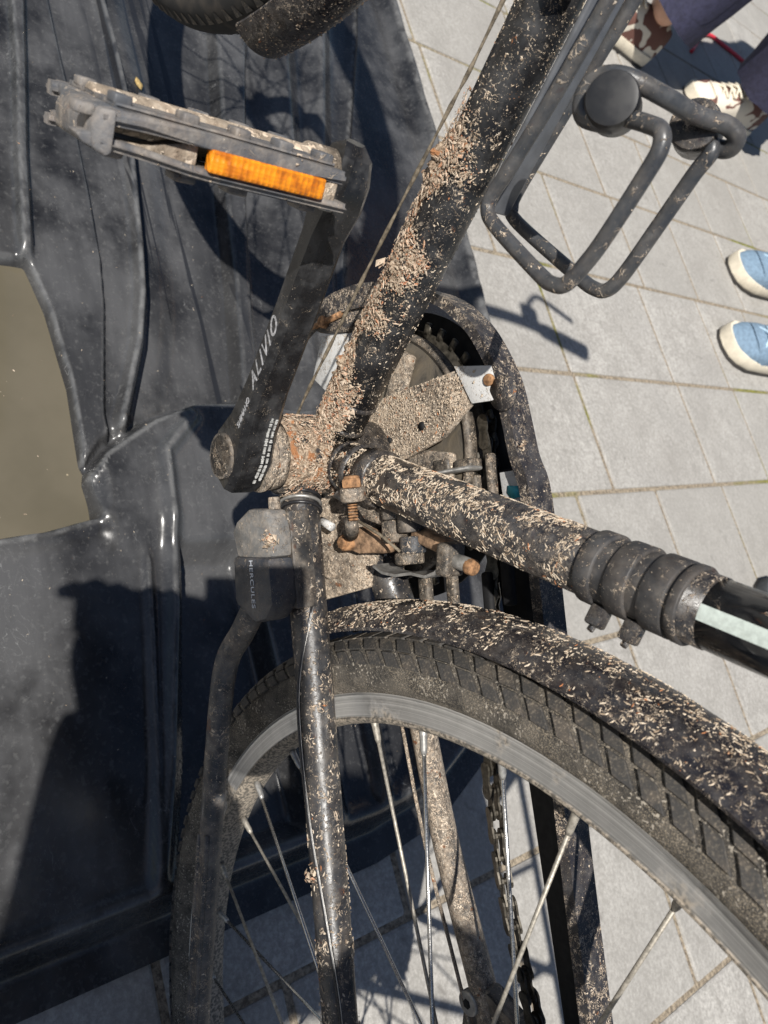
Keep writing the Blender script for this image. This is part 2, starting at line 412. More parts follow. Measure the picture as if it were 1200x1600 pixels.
# ------------------------------------------------------------------ ground and paving
bm = bmesh.new()
bmesh.ops.create_grid(bm, x_segments=2, y_segments=2, size=60)
ground = mesh_obj('ground', bm, 'joint', smooth=False, loc=(0, 0, -.0035)); tag(ground, kind='structure')
pave = empty('pavement'); tag(pave, kind='structure')
ROWX = [-1.36, -1.12, -.881, -.642, -.383, -.146, .099, .335, .578, .822, 1.055, 1.295, 1.535, 1.775, 2.015, 2.255, 2.495, 2.735, 2.975]
PIN = {-.881: (-.855,), -.642: (-.109, -.728), -.383: (.012, -.842, -1.107), -.146: (-.835, -1.085, -1.346), .099: (-.952, -1.325), .335: (-1.315,), .822: (-.825,)}
def stone_mesh(L, Wd):
    bm = bmesh.new(); b = .004
    obox(bm, (0, 0, -.028), (1, 0, 0), (0, 1, 0), (0, 0, 1), L, Wd, .056, b, 2)
    bm2 = bpy.data.meshes.new('paving_stone'); bmesh.ops.recalc_face_normals(bm, faces=bm.faces); bm.to_mesh(bm2); bm.free()
    bm2.materials.append(M['stone']); return bm2
stone_cache = {}; nst = 0
for ri in range(len(ROWX) - 1):
    x0, x1 = ROWX[ri], ROWX[ri + 1]; js = sorted(PIN.get(x0, ()))
    ys = list(js) if js else [-.6 - rnd.random() * .3]
    full = [ys[0]]
    for q in ys[1:]:
        gap = q - full[-1]; k = max(1, round(gap / .27))
        for i in range(1, k + 1): full.append(full[-1] + gap / k if i < k else q)
    while full[0] > -3.6: full.insert(0, round(full[0] - rnd.choice((.245, .255, .37, .25)), 3))
    while full[-1] < 1.5: full.append(round(full[-1] + rnd.choice((.245, .255, .37, .25)), 3))
    for a, b in zip(full, full[1:]):
        if b < -.9 and x1 < -.9: continue
        if b > .9 and x0 > .6: continue
        g = .0072; key = (round(x1 - x0 - g, 3), round(b - a - g, 3))
        if key not in stone_cache: stone_cache[key] = stone_mesh(*key)
        o = bpy.data.objects.new('paving_stone', stone_cache[key]); C.objects.link(o); o.parent = pave
        o.location = ((x0 + x1) / 2, (a + b) / 2, rnd.uniform(-.0012, 0)); nst += 1
        o.rotation_euler = (rnd.uniform(-.003, .003), rnd.uniform(-.003, .003), 0)
bm = bmesh.new()
for (xa, xb, ya, yb) in ((-6, ROWX[0] - .004, -8, 8), (ROWX[0], ROWX[-1], -8, -4.2), (ROWX[0], ROWX[-1], 2.2, 8), (ROWX[-1] + .004, 14, -8, 8)):
    v = [bm.verts.new(p) for p in ((xa, ya, -.003), (xb, ya, -.003), (xb, yb, -.003), (xa, yb, -.003))]; bm.faces.new(v)
tag(mesh_obj('far_paving', bm, 'ground_far', smooth=False), kind='structure')

# ------------------------------------------------------------------ black moulded plastic tank (low, wide, with ribs and a basin)
OUT = np.array([(1.32, .34), (-.315, .34), (-.315, -.24), (-.30, -.345), (-.255, -.44), (-.08, -.655), (-.03, -.69), (.515, -.752), (1.141, -.779), (1.32, -.785)])
def seg_d(px, py, line, closed=False):
    L = np.array(line); best = np.full(px.shape, 9.0); n = len(L)
    for i in range(n if closed else n - 1):
        a, b = L[i], L[(i + 1) % n]; d = b - a; t = np.clip(((px - a[0]) * d[0] + (py - a[1]) * d[1]) / (d @ d), 0, 1)
        best = np.minimum(best, np.hypot(px - a[0] - t * d[0], py - a[1] - t * d[1]))
    return best
def inside(px, py, poly):
    P = np.array(poly); r = np.zeros(px.shape, bool); n = len(P)
    for i in range(n):
        a, b = P[i], P[(i + 1) % n]
        with np.errstate(divide='ignore', invalid='ignore'):
            c = ((a[1] > py) != (b[1] > py)) & (px < (b[0] - a[0]) * (py - a[1]) / (b[1] - a[1] + 1e-12) + a[0])
        r ^= c
    return r
def sm(v, a, b):
    t = np.clip((v - a) / (b - a), 0, 1); return t * t * (3 - 2 * t)
def region(px, py, poly, soft):
    d = seg_d(px, py, poly, True); s = np.where(inside(px, py, poly), d, -d); return sm(s, -soft / 2, soft / 2)
BASIN = [(.364, .26), (.367, .034), (.315, .022), (.228, .014), (.131, .017), (.088, .013), (.078, .06), (.060, .26)]
def yl(x, pts):
    p = np.array(sorted(pts)); return np.interp(x, p[:, 0], p[:, 1])
R1L = [(1.2, -.05), (.723, .001), (.628, .010), (.494, .028), (.373, .041), (.30, .045)]
R1R = [(1.2, -.075), (.732, -.020), (.634, -.007), (.499, .012), (.376, .025), (.30, .03)]
L2 = [(1.2, -.06), (.746, -.050), (.619, -.052), (.473, -.050), (.389, -.048), (.324, -.041), (.20, -.018)]
L3 = [(1.2, -.13), (.778, -.119), (.697, -.122), (.625, -.122), (.509, -.108), (.415, -.097), (.349, -.087), (.287, -.071), (.194, -.035)]
B1 = [(1.2, -.36), (.80, -.295), (.520, -.241), (.402, -.224), (.275, -.201), (.10, -.17)]
B2 = [(1.2, -.44), (.80, -.345), (.529, -.276), (.407, -.251), (.350, -.239), (.10, -.20)]
D1 = [(.063, -.033), (-.039, -.018), (-.154, .001), (-.256, .025)]
D2 = [(.048, -.049), (-.042, -.033), (-.157, -.009), (-.258, .019)]
D3 = [(.033, -.065), (-.044, -.049), (-.161, -.025), (-.254, .001)]
DIAG = [(.10, .060), (.132, .015), (.159, -.007), (.195, -.063), (.215, -.117), (.22, -.19), (.21, -.26)]
def tank_z(x, y):
    de = seg_d(x, y, OUT, True)
    z = .010 + .047 * sm(de, .030, .058)
    z = z + .006 * np.exp(-((de - .062) / .008) ** 2)
    inn = sm(de, .05, .08)
    def ridge(line, h, w): return h * np.exp(-(seg_d(x, y, line) / w) ** 2)
    xd = np.interp(-y, [-p[1] for p in DIAG], [p[0] for p in DIAG])
    front = sm(x, xd - .004, xd + .010); back = 1 - sm(x, xd - .012, xd - .002)
    g = np.zeros_like(z)                                   # panels in front of the diagonal groove
    g += .013 * sm(y, yl(x, R1R) - .002, yl(x, R1R) + .006) * (1 - sm(y, yl(x, R1L) - .004, yl(x, R1L) + .0015)) * sm(x, .36, .39)
    g -= .009 * (1 - sm(y, yl(x, L2) - .002, yl(x, L2) + .002))
    yl3 = yl(x, L3)
    g += .016 * np.exp(-((y - yl3) / .0065) ** 2)
    g -= .020 * (1 - sm(y, yl3 - .016, yl3 - .006))
    yb1, yb2 = yl(x, B1), yl(x, B2)
    g += .024 * sm(y, yb2 - .010, yb2 + .006) * (1 - sm(y, yb1 - .006, yb1 + .010))
    g -= .030 * sm(y, -.36, -.34) * (1 - sm(y, yl3 - .06, yl3 - .03)) * .25
    f = g * front
    f += (.012 * sm(x, .045, .085) * (1 - sm(y, -.006, .014)) * sm(y, -.24, -.20)) * back
    f -= .013 * np.exp(-((x - xd - .002) / .006) ** 2) * sm(y, -.16, -.11) * (1 - sm(y, .012, .03))
    f += .004 * np.exp(-((x - xd + .010) / .004) ** 2) * sm(y, -.16, -.11) * (1 - sm(y, .012, .03))
    f += ridge([(.190, -.106), (.151, -.067), (.108, -.062), (.047, -.057), (-.012, -.046), (-.16, -.010), (-.256, .019)], .011, .0075)
    rear = 1 - sm(x, .03, .06)
    f += .006 * np.exp(-((y - yl(x, D1)) / .0045) ** 2) * rear
    f -= .034 * (1 - sm(y, yl(x, D3) - .006, yl(x, D3) + .002)) * sm(y, -.150, -.135) * rear
    f -= .040 * region(x, y, BASIN, .012)
    f += .009 * np.exp(-(seg_d(x, y, [(.060, .26), (.078, .06), (.086, .010)]) / .011) ** 2)
    f += ridge([(1.2, -.68), (.945, -.60), (.56, -.452), (.30, -.36), (-.1, -.33)], .012, .0055)      # ribs on the far side
    f += ridge([(1.2, -.50), (.80, -.41), (.55, -.355), (.2, -.30)], .020, .022)
    f += ridge([(1.2, -.58), (.90, -.51), (.60, -.42), (.25, -.345)], .018, .018)
    for k in range(3):
        f += ridge([(-.28, -.17 - .06 * k), (.0, -.19 - .07 * k)], .014, .009)
    z = z + f * inn
    return z + .0005 * np.sin(x * 11 + y * 7) * np.cos(y * 23 - x * 5)
gx = np.arange(-.318, 1.3201, .0042); gy = np.concatenate([np.arange(-.792, -.42, .0065), np.arange(-.42, .14, .0026), np.arange(.14, .3451, .008)])
PX, PY = np.meshgrid(gx, gy, indexing='ij'); ins = inside(PX, PY, OUT)
dOut = seg_d(PX, PY, OUT, True); keep = ins | (dOut < .0085)
# snap the outside fringe to the outline
SX, SY = PX.copy(), PY.copy()
for i, j in np.argwhere(keep & ~ins):
    best = 9
    for k in range(len(OUT)):
        a, b = OUT[k], OUT[(k + 1) % len(OUT)]; d = b - a
        t = min(1, max(0, ((PX[i, j] - a[0]) * d[0] + (PY[i, j] - a[1]) * d[1]) / (d @ d))); q = a + t * d
        dd = math.hypot(PX[i, j] - q[0], PY[i, j] - q[1])
        if dd < best: best = dd; SX[i, j], SY[i, j] = q
Z = tank_z(SX, SY)
idx = -np.ones(PX.shape, int); kk = np.argwhere(keep); idx[keep] = np.arange(len(kk))
verts = np.stack([SX[keep], SY[keep], Z[keep]], 1).tolist(); faces = []
q = keep[:-1, :-1] & keep[1:, :-1] & keep[1:, 1:] & keep[:-1, 1:] & (ins[:-1, :-1] | ins[1:, :-1] | ins[1:, 1:] | ins[:-1, 1:])
for i, j in np.argwhere(q): faces.append((int(idx[i, j]), int(idx[i + 1, j]), int(idx[i + 1, j + 1]), int(idx[i, j + 1])))
# skirt under the rim
n0 = len(verts); m0 = len(OUT)
for a in OUT: verts.append((a[0], a[1], .0005))
for a in OUT: verts.append((a[0], a[1], .0101))
for k in range(m0): faces.append((n0 + k, n0 + (k + 1) % m0, n0 + m0 + (k + 1) % m0, n0 + m0 + k))
tank = empty('plastic_tank', (0, 0, 0))
tag(tank, 'low black moulded plastic tank with ribs and a basin of murky water', 'tank')
me = bpy.data.meshes.new('moulded_shell'); me.from_pydata(verts, [], faces)
mesh_obj('moulded_shell', me, 'tank', tank)
bm = bmesh.new(); wp = [(.372, .27), (.374, .030), (.318, .017), (.230, .009), (.131, .012), (.082, .008), (.070, .06), (.055, .27)]
bm.faces.new([bm.verts.new((x, y, .0435)) for x, y in wp])
tag(mesh_obj('water', bm, 'water', smooth=False), kind='structure')

# ------------------------------------------------------------------ bicycle: built in its own frame (x forward, y left, z up, origin at the bottom bracket)
bike = empty('bicycle', (0, 0, .4061))
BR = Matrix(((0.9619, 0.028, -0.272), (-0.0182, 0.9991, 0.0384), (0.2729, -0.032, 0.9615)))
bike.rotation_euler = BR.to_euler()
tag(bike, 'black trekking bicycle caked in dried mud, its front end raised over the plastic tank', 'bicycle')
HUB = Vector((-.4572, 0, .0714)); FHUB = Vector((.633, 0, .071))
Ya = Vector((0, 1, 0))
RDT, RST = .0140, .0146
DT = Vector((.6575, 0, .7535)); ST = Vector((-.345, 0, .9386))

def flakes(name, parent, sample, n, size=(.0012, .0048), lift=.0012, seed=1):
    """n little shards on a surface; sample(rng) gives (point, normal)"""
    g = random.Random(seed); V = []; F = []
    for i in range(n):
        s = sample(g)
        if s is None: continue
        p, nr = s; L = g.uniform(*size) * (g.random() ** .6 + .25); w = L * g.uniform(.35, .95); t = L * g.uniform(.06, .2)
        tg = nr.orthogonal().normalized(); tg.rotate(Matrix.Rotation(g.uniform(0, 6.283), 3, nr))
        ax = (tg + nr * g.uniform(-.25, .35)).normalized(); bx = ax.cross(nr).normalized(); cx = ax.cross(bx)
        c = p + nr * g.uniform(0, lift); k = len(V)
        j = lambda: g.uniform(.6, 1.25)
        V += [c - ax * L * .5 * j() - bx * w * .3, c + bx * w * .5 * j() + ax * L * .05, c + ax * L * .5 * j(), c - bx * w * .5 * j() - ax * L * .1, c + cx * t * j() + ax * L * .1, c - cx * t * .5]
        for a, b in ((0, 1), (1, 2), (2, 3), (3, 0)): F.append((k + a, k + b, k + 4)); F.append((k + b, k + a, k + 5))
    me = bpy.data.meshes.new(name); me.from_pydata([tuple(v) for v in V], [], F)
    o = mesh_obj(name, me, 'flake', parent, smooth=False); tag(o, kind='stuff'); return o

def strokes(name, parent, sample, n, size=(.0010, .0045), seed=1, mat='splash', spread=.9, fat=.00045):
    """little curved dashes of dried splash lying on a surface; sample gives (point, normal, main direction)"""
    g = random.Random(seed); V = []; F = []
    for i in range(n):
        s = sample(g)
        if s is None: continue
        p, nr, dr = s; L = size[0] + (size[1] - size[0]) * g.random() ** 3.0; w = min(fat, L * .3) * g.uniform(.5, 1.3); bend = g.uniform(-.5, .5) * L
        ax = (dr - nr * dr.dot(nr)).normalized(); ax.rotate(Matrix.Rotation(g.gauss(0, spread), 3, nr)); bx = nr.cross(ax); k = len(V); m = 4
        for j in range(m + 1):
            u = j / m - .5; c = p + ax * L * u + bx * (bend * (u * u - .08) + L * .05 * g.uniform(-1, 1)); ww = w * (1 - (2 * abs(u)) ** 2 * .75) * g.uniform(.7, 1.3)
            V += [c - bx * ww - nr * .0001, c + nr * (.00018 + .25 * ww), c + bx * ww - nr * .0001]
        for j in range(m):
            a_ = k + 3 * j; F += [(a_, a_ + 3, a_ + 4, a_ + 1), (a_ + 1, a_ + 4, a_ + 5, a_ + 2)]
    me = bpy.data.meshes.new(name); me.from_pydata([tuple(v) for v in V], [], F)
    o = mesh_obj(name, me, mat, parent, smooth=False); tag(o, kind='stuff'); return o

# frame tubes ------------------------------------------------
bm = bmesh.new(); tube(bm, [DT * t for t in (0.0, .1, .3, .58)], RDT, 40); down = mesh_obj('down_tube', bm, 'tube_light', bike)
bm = bmesh.new(); tube(bm, [ST * t for t in (.005, .1, .268)], RST, 40); seat = mesh_obj('seat_tube', bm, 'tube_heavy', bike)
bm = bmesh.new(); tube(bm, [ST * t for t in (.262, .3, .47)], RST - .0004, 40); upper = mesh_obj('seat_tube_upper', bm, 'gloss', bike)
# reflective stripe wrapped on the glossy part (raised decal strip)
camdir = Vector((-.055, .281, .412)) - ST * .33; camdir = (camdir - ST * camdir.dot(ST)).normalized(); side = ST.cross(camdir)
def decal(a0, a1, t0, t1, r, mat, name):
    bm = bmesh.new(); rows = []
    for t in (t0, t0 + .004, t1):
        rows.append([bm.verts.new(ST * t + (camdir * math.cos(a) + side * math.sin(a)) * r) for a in np.linspace(a0, a1, 7)])
    for A, B in zip(rows, rows[1:]):
        for i in range(6): bm.faces.new((A[i], A[i + 1], B[i + 1], B[i]))
    return mesh_obj(name, bm, mat, upper)
decal(-.12, .32, .268, .46, RST - .0003, 'stripe', 'reflective_stripe')
bm = bmesh.new(); tube(bm, [Vector((0, -.037, 0)), Vector((0, -.034, 0)), Vector((0, .034, 0)), Vector((0, .037, 0))], [.0205, .0230, .0230, .0205], 40)
shell = mesh_obj('bottom_bracket_shell', bm, 'tube_heavy', bike)
bm = bmesh.new(); tube(bm, [Vector((0, .036, 0)), Vector((0, .047, 0)), Vector((0, .0475, 0))], [.0205, .0205, .018], 32); mesh_obj('bearing_cup', bm, 'dusty_steel', shell)
def weld(name, axis, t, r, parent):
    bm = bmesh.new(); pts = [axis * (t - .0022), axis * (t - .0012), axis * t, axis * (t + .0012), axis * (t + .0022)]
    tube(bm, pts, [r - .0006, r + .0007, r + .0012, r + .0007, r - .0006], 36, False); return mesh_obj(name, bm, 'tube_heavy', parent)
weld('weld_bead', DT, .0285, RDT, down); weld('weld_bead', DT, .046, RDT, down)
weld('weld_bead', ST, .0270, RST, seat); weld('weld_bead', ST, .040, RST + .001, seat)
CS0 = Vector((-.004, .020, -.001)); CS1 = Vector((-.4572, .064, .0714))
def cspt(t): return CS0.lerp(CS1, t)
bm = bmesh.new(); tube(bm, [cspt(t) for t in (0, .06, .3, .6, .9, 1)], [.0112, .0112, .0108, .0098, .0085, .0085], 32); lstay = mesh_obj('chain_stay', bm, 'stay', bike)
for i, t in enumerate((.048, .056, .064)):
    bm = bmesh.new(); ax = (CS1 - CS0).normalized(); tilt = (ax + Vector((0, .18, .12))).normalized()
    e = tilt.orthogonal().normalized(); f2 = tilt.cross(e)
    tube(bm, [cspt(t) + (e * math.cos(a) + f2 * math.sin(a)) * .0121 for a in np.linspace(0, 6.2832, 33)], .0011, 8, False)
    mesh_obj('wire_wrap', bm, 'cable_black' if i != 1 else 'zinc', lstay)
# right chain stay: flattened, coated in mud
RS = mm((-8, -22, -2), (-60, -34, 0), (-110, -46, 6), (-174, -52, 12), (-250, -52, 27), (-335, -52, 52), (-457, -62, 71))
bm = bmesh.new(); tube(bm, spline(RS, 4), .0105, 20, flat=(1.25, .8)); mesh_obj('chain_stay', bm, 'dusty_steel', bike)
bm = bmesh.new(); tube(bm, spline([p + Vector((0, .012, -.006)) for p in RS[3:]], 3), .0012, 8); mesh_obj('stay_seam', bm, 'dusty_steel', bike)
# bridge plate between the stays, behind the bottom bracket
bm = bmesh.new(); prism(bm, mm((-24, -4, -22), (-30, -12, 22), (-60, -20, 22), (-84, -18, 12), (-92, -14, -34), (-30, 4, -34)), (0, -1, -.2), .003, .0006)
mesh_obj('stay_bridge', bm, 'bracket', bike)
bm = bmesh.new(); cyl(bm, Vector((-.068, -.012, -.012)), Vector((-.068, -.004, -.012)), .0095, 20, .0015); mesh_obj('bridge_rivet', bm, 'bracket', bike)
bm = bmesh.new(); tube(bm, mm((-52, -26, 2), (-80, -32, 14), (-115, -36, 22)), .012, 20); mesh_obj('stay_root', bm, 'stay', bike)
# rest of the frame beyond the picture
bm = bmesh.new(); tube(bm, [Vector((.388, 0, .40)), Vector((.352, 0, .52)), Vector((.337, 0, .57))], .0225, 24); mesh_obj('head_tube', bm, 'gloss', bike)
bm = bmesh.new(); tube(bm, [ST * .455, Vector((.358, 0, .50))], .0165, 24); mesh_obj('top_tube', bm, 'gloss', bike)
bm = bmesh.new(); tube(bm, [ST * .46, ST * .60], .0136, 20); mesh_obj('seat_post', bm, 'zinc', bike)
sc = ST * .615
bm = bmesh.new()
tube(bm, [sc + Vector((x, 0, .01)) for x in (-.12, -.11, -.05, .03, .10, .145, .15)], [.04, .078, .082, .05, .026, .02, .008], 20, flat=(.32, 1)); mesh_obj('saddle', bm, 'black', bike)
for s in (1, -1):
    bm = bmesh.new(); tube(bm, [Vector((-.457, s * .066, .0714)), ST * .43 + Vector((-.01, s * .025, 0))], .008, 16); mesh_obj('seat_stay', bm, 'stay', bike)
    bm = bmesh.new(); tube(bm, spline([FHUB + Vector((0, s * .055, 0)), Vector((.56, s * .055, .16)), Vector((.44, s * .05, .335)), Vector((.395, s * .03, .385))], 5), .013, 16); mesh_obj('fork_blade', bm, 'gloss', bike)
bm = bmesh.new(); tube(bm, [Vector((.337, 0, .57)), Vector((.325, 0, .64))], .017, 20); tube(bm, [Vector((.326, 0, .635)), Vector((.40, 0, .665))], .016, 20); mesh_obj('stem', bm, 'black', bike)
bar_pts = [Vector((.345, .315, .69)), Vector((.385, .18, .685)), Vector((.40, .06, .665)), Vector((.40, -.06, .665)), Vector((.385, -.18, .685)), Vector((.345, -.315, .69))]
bm = bmesh.new(); tube(bm, spline(bar_pts, 5), .0127, 16); mesh_obj('handlebar', bm, 'black', bike)
for s in (1, -1):
    d = (Vector((.345, s * .315, .69)) - Vector((.385, s * .18, .685))).normalized(); e = Vector((.345, s * .315, .69))
    bm = bmesh.new(); tube(bm, [e - d * .12, e - d * .05, e, e + d * .004], [.017, .0185, .0195, .012], 20); g = mesh_obj('grip', bm, 'black', bike)
    bm = bmesh.new(); obox(bm, e - d * .15 + Vector((.015, 0, 0)), d, Vector((1, 0, 0)), Vector((0, 0, 1)), .035, .05, .03, .006)
    tube(bm, spline([e - d * .15 + Vector((.04, 0, 0)), e - d * .11 + Vector((.075, 0, -.012)), e - d * .06 + Vector((.07, 0, -.015)), e - d * .01 + Vector((.062, 0, -.02))], 4), .006, 10)
    mesh_obj('brake_lever', bm, 'black', g)
# luggage rack behind the saddle (its shadow falls beyond the wheel)
bm = bmesh.new()
for s in (1, -1):
    tube(bm, mm((-200, s * 55, 455), (-300, s * 60, 460), (-640, s * 60, 470)), .005, 10)
    tube(bm, mm((-330, s * 60, 460), (-455, s * 72, 85)), .005, 10); tube(bm, mm((-560, s * 60, 468), (-458, s * 74, 85)), .005, 10)
for x in (-250, -330, -440, -550, -640): tube(bm, mm((x, 60, 462), (x, -60, 462)), .004, 8)
mesh_obj('luggage_rack', bm, 'black', bike)

# rubber mount with bands and cable ties on the seat tube
bm = bmesh.new()
prof = []
for t0, t1 in ((.2120, .2205), (.2270, .2375), (.2435, .2545), (.2560, .2605)):          # separate bands
    prof += [(t0, RST + .0002), (t0 + .0002, RST + .0014), (t0 + .0006, RST + .0017), (t1 - .0006, RST + .0017), (t1 - .0002, RST + .0014), (t1, RST + .0002)]
tube(bm, [ST * t for t, r in prof], [r for t, r in prof], 48, False); mount = mesh_obj('rubber_mount', bm, 'rubber_band', bike, auto=50)
for t in (.2238, .2405):
    bm = bmesh.new(); tube(bm, [ST * (t - .0018), ST * (t - .0018), ST * (t + .0018), ST * (t + .0018)], [RST, RST + .0019, RST + .0019, RST], 48, False)
    iu = Vector((.9964, -.0386, .0751)); low = -(iu - ST * iu.dot(ST)).normalized()
    hd = (low * .9 + camdir * .35).normalized()
    obox(bm, ST * t + hd * (RST + .0048), hd, ST, hd.cross(ST), .009, .0072, .008, .0014)
    tube(bm, [ST * t + hd * (RST + .008), ST * t + hd * (RST + .0115) + hd.cross(ST) * .0012], .0016, 6)
    mesh_obj('cable_tie', bm, 'tube_heavy', mount, auto=40)

# crank --------------------------------------------------------
CU = Vector((.664, 0, .748)); CV = Vector((-.748, 0, .664))
CY0, CY1 = .0465, .0700            # inner and outer face
bm = bmesh.new(); st = []
for t, w0, w1, ya, yb in ((-.021, .006, .006, .050, .064), (-.017, .0130, .0130, .0475, .068), (-.008, .0170, .0170, .047, .070), (.008, .0168, .0168, .046, .0705), (.026, .0108, .0108, .0475, .0705), (.050, .0084, .0084, .0490, .0705), (.10, .0078, .0078, .0505, .071), (.14, .0082, .0082, .053, .072), (.157, .0115, .0115, .053, .073), (.170, .0125, .0125, .055, .073), (.180, .0098, .0098, .057, .0725), (.1845, .004, .004, .060, .070)):
    ring = []
    b = .0036 if t > -.02 else .002
    for v, y in ((-w0 + b, yb), (w1 - b, yb), (w1, yb - b), (w1, ya + b), (w1 - b, ya), (-w0 + b, ya), (-w0, ya + b), (-w0, yb - b)):
        ring.append(bm.verts.new(CU * t + CV * v + Ya * y))
    st.append(ring)
for A, B in zip(st, st[1:]):
    for k in range(8): bm.faces.new((A[k], A[(k + 1) % 8], B[(k + 1) % 8], B[k]))
bm.faces.new(st[0]); bm.faces.new(st[-1])
crank = mesh_obj('crank_arm', bm, 'crank', bike, auto=28)
bm = bmesh.new(); tube(bm, [Ya * .0685, Ya * .0722, Ya * .0722, Ya * .0708, Ya * .0704], [.0138, .0132, .0118, .0112, .001], 36, False)
mesh_obj('bolt_cap', bm, 'dusty_black', crank, auto=40)
bm = bmesh.new(); tube(bm, [Ya * .0450, Ya * .0455, Ya * .0478], [.0175, .0215, .0215], 32); mesh_obj('crank_flange', bm, 'dusty_steel', crank)
CO = CU * .0
text_mesh('lettering', 'ALIVIO', .0110, 'print_grey', crank, CU * .050 + CV * .0048 + Ya * .0709, CU + Ya * .008, -CV, .6, .0002, 1.25)
text_mesh('lettering', 'SHIMANO', .0044, 'print_grey', crank, CU * .024 + CV * .0050 + Ya * .0708, CU, -CV, .3, .0002, 1.0)
bm = bmesh.new(); g = random.Random(3)          # two lines of tiny illegible print on the flank
for row in (0, 1):
    t = -.006 + row * .002
    while t < .036:
        for q in range(g.randint(2, 6)):              # a word of a few tiny strokes
            h = g.uniform(.0010, .0019); L = g.uniform(.0005, .0009)
            w = np.interp(t, (.008, .026, .05), (.0168, .0108, .0084))
            obox(bm, CU * (t + L / 2) + CV * (w + .0002) + Ya * (.0556 - row * .0030), CU, Ya, CV, L, h, .0005); t += L + .00025
        t += g.uniform(.0006, .0012)
mesh_obj('small_print', bm, 'print_white', crank, smooth=False)
# pedal --------------------------------------------------------
PC = CU * .170
e2 = Vector((-.508, 0, .861)); e1 = Vector((.861, 0, .508)); a = R(4)
p2 = e2 * math.cos(a) - e1 * math.sin(a); p1 = e1 * math.cos(a) + e2 * math.sin(a)
def pp(y, u, v): return PC + Ya * (y / 1000) + p1 * ((u * .84 - 4.5) / 1000) + p2 * (v / 1000)
bm = bmesh.new(); tube(bm, [PC + Ya * q for q in (.072, .086, .088, .18)], [.0095, .0095, .0078, .0078], 20); ped = mesh_obj('pedal', bm, 'pedal_tan', bike)
def rail(u0, u1, v0, v1, ys, name, mat='pedal', bev=.0018):
    """long rail along the pedal axis; ys = list of (y, du)"""
    bm = bmesh.new(); rings = []
    for y, du in ys:
        rings.append([bm.verts.new(pp(y, u + du, v)) for u, v in ((u0, v0), (u1, v0), (u1, v1), (u0, v1))])
    fs = []
    for A, B in zip(rings, rings[1:]):
        for k in range(4): fs.append(bm.faces.new((A[k], A[(k + 1) % 4], B[(k + 1) % 4], B[k])))
    fs += [bm.faces.new(rings[0]), bm.faces.new(rings[-1])]
    sharp = [e for f in fs for e in f.edges if abs((e.verts[1].co - e.verts[0].co).normalized().dot(Ya)) > .7]
    bmesh.ops.bevel(bm, geom=list(set(sharp)), offset=bev, segments=3, affect='EDGES', clamp_overlap=True)
    return mesh_obj(name, bm, mat, ped, auto=50)
YS = [(88, 0), (110, .2), (145, .4), (172, 0), (186, -.8)]
rail(3.6, 9.6, 22, 38, YS, 'upper_rail'); rail(3.6, 9.6, -34, -24, YS, 'upper_rail')
rail(-9.2, -4.6, 24, 38, [(84, 0), (146, 0), (154, .4), (172, 2.2), (186, 3.0)], 'lower_rail'); rail(-9.2, -4.6, -34, -24, YS, 'lower_rail')
rail(9.6, 11.4, -26, 31, [(90, 0), (180, 0)], 'top_deck'); rail(-11, -9.2, -26, 28, [(92, 0), (152, 0)], 'lower_deck')
for u0, u1 in ((4, 9), (-9, -4)):
    for y in (91, 180):
        bm = bmesh.new(); obox(bm, pp(y, (u0 + u1) / 2, 0), Ya, p1, p2, .008, .005, .068, .0016); mesh_obj('side_bar', bm, 'pedal', ped)
bm = bmesh.new(); prism(bm, [pp(182, 9.4, 39), pp(187, 8.6, 37), pp(189, 2, 36), pp(188, -7, 36), pp(184, -9, 38.5), pp(182, -7, 39)], -p2, .045, .0016); mesh_obj('end_cap', bm, 'pedal', ped, auto=40)
bm = bmesh.new(); prism(bm, [pp(188, -1, 35), pp(194, -2.5, 35), pp(191, -6, 35), pp(184, -8, 35)], -p2, .010, .001); obox(bm, pp(191, 6.5, 30), Ya, p1, p2, .007, .004, .007, .0012); mesh_obj('end_hook', bm, 'pedal', ped, auto=40)
bm = bmesh.new(); prism(bm, [pp(150, 4, 34), pp(156, 4, 34), pp(162, 0, 33), pp(170, -2.0, 33), pp(183, -2.6, 33), pp(183, -4.6, 33), pp(150, -4.8, 34)], -p2, .008, .0008); mesh_obj('web', bm, 'pedal_tan', ped, auto=40)
bm = bmesh.new(); obox(bm, pp(160, 0, 2), Ya, p1, p2, .04, .013, .004, .001); mesh_obj('pedal_core', bm, 'black', ped)
bm = bmesh.new(); obox(bm, pp(122.0, -.5, 36.6), Ya, p1, p2, .0500, .0082, .005, .0010, 3); mesh_obj('reflector', bm, 'reflector', ped, auto=40)
bm = bmesh.new(); obox(bm, pp(92.5, -.5, 33), Ya, p1, p2, .006, .009, .006, .001); mesh_obj('web', bm, 'pedal_tan', ped)
for y in (93, 112, 131, 152, 177):
    for v in (24, -16):
        bm = bmesh.new(); obox(bm, pp(y, 12.6, v), Ya, p1, p2, .0065, .0036, .009, .0008); mesh_obj('stud', bm, 'pedal', ped)
for y in (96, 128, 150):
    bm = bmesh.new(); obox(bm, pp(y, -11.8, 22), Ya, p1, p2, .009, .0034, .010, .001); mesh_obj('stud', bm, 'pedal', ped)
bm = bmesh.new(); cyl(bm, pp(90, -9.0, 31), pp(90, -10.6, 31), .0032, 14, .0005); mesh_obj('rivet', bm, 'zinc', ped)

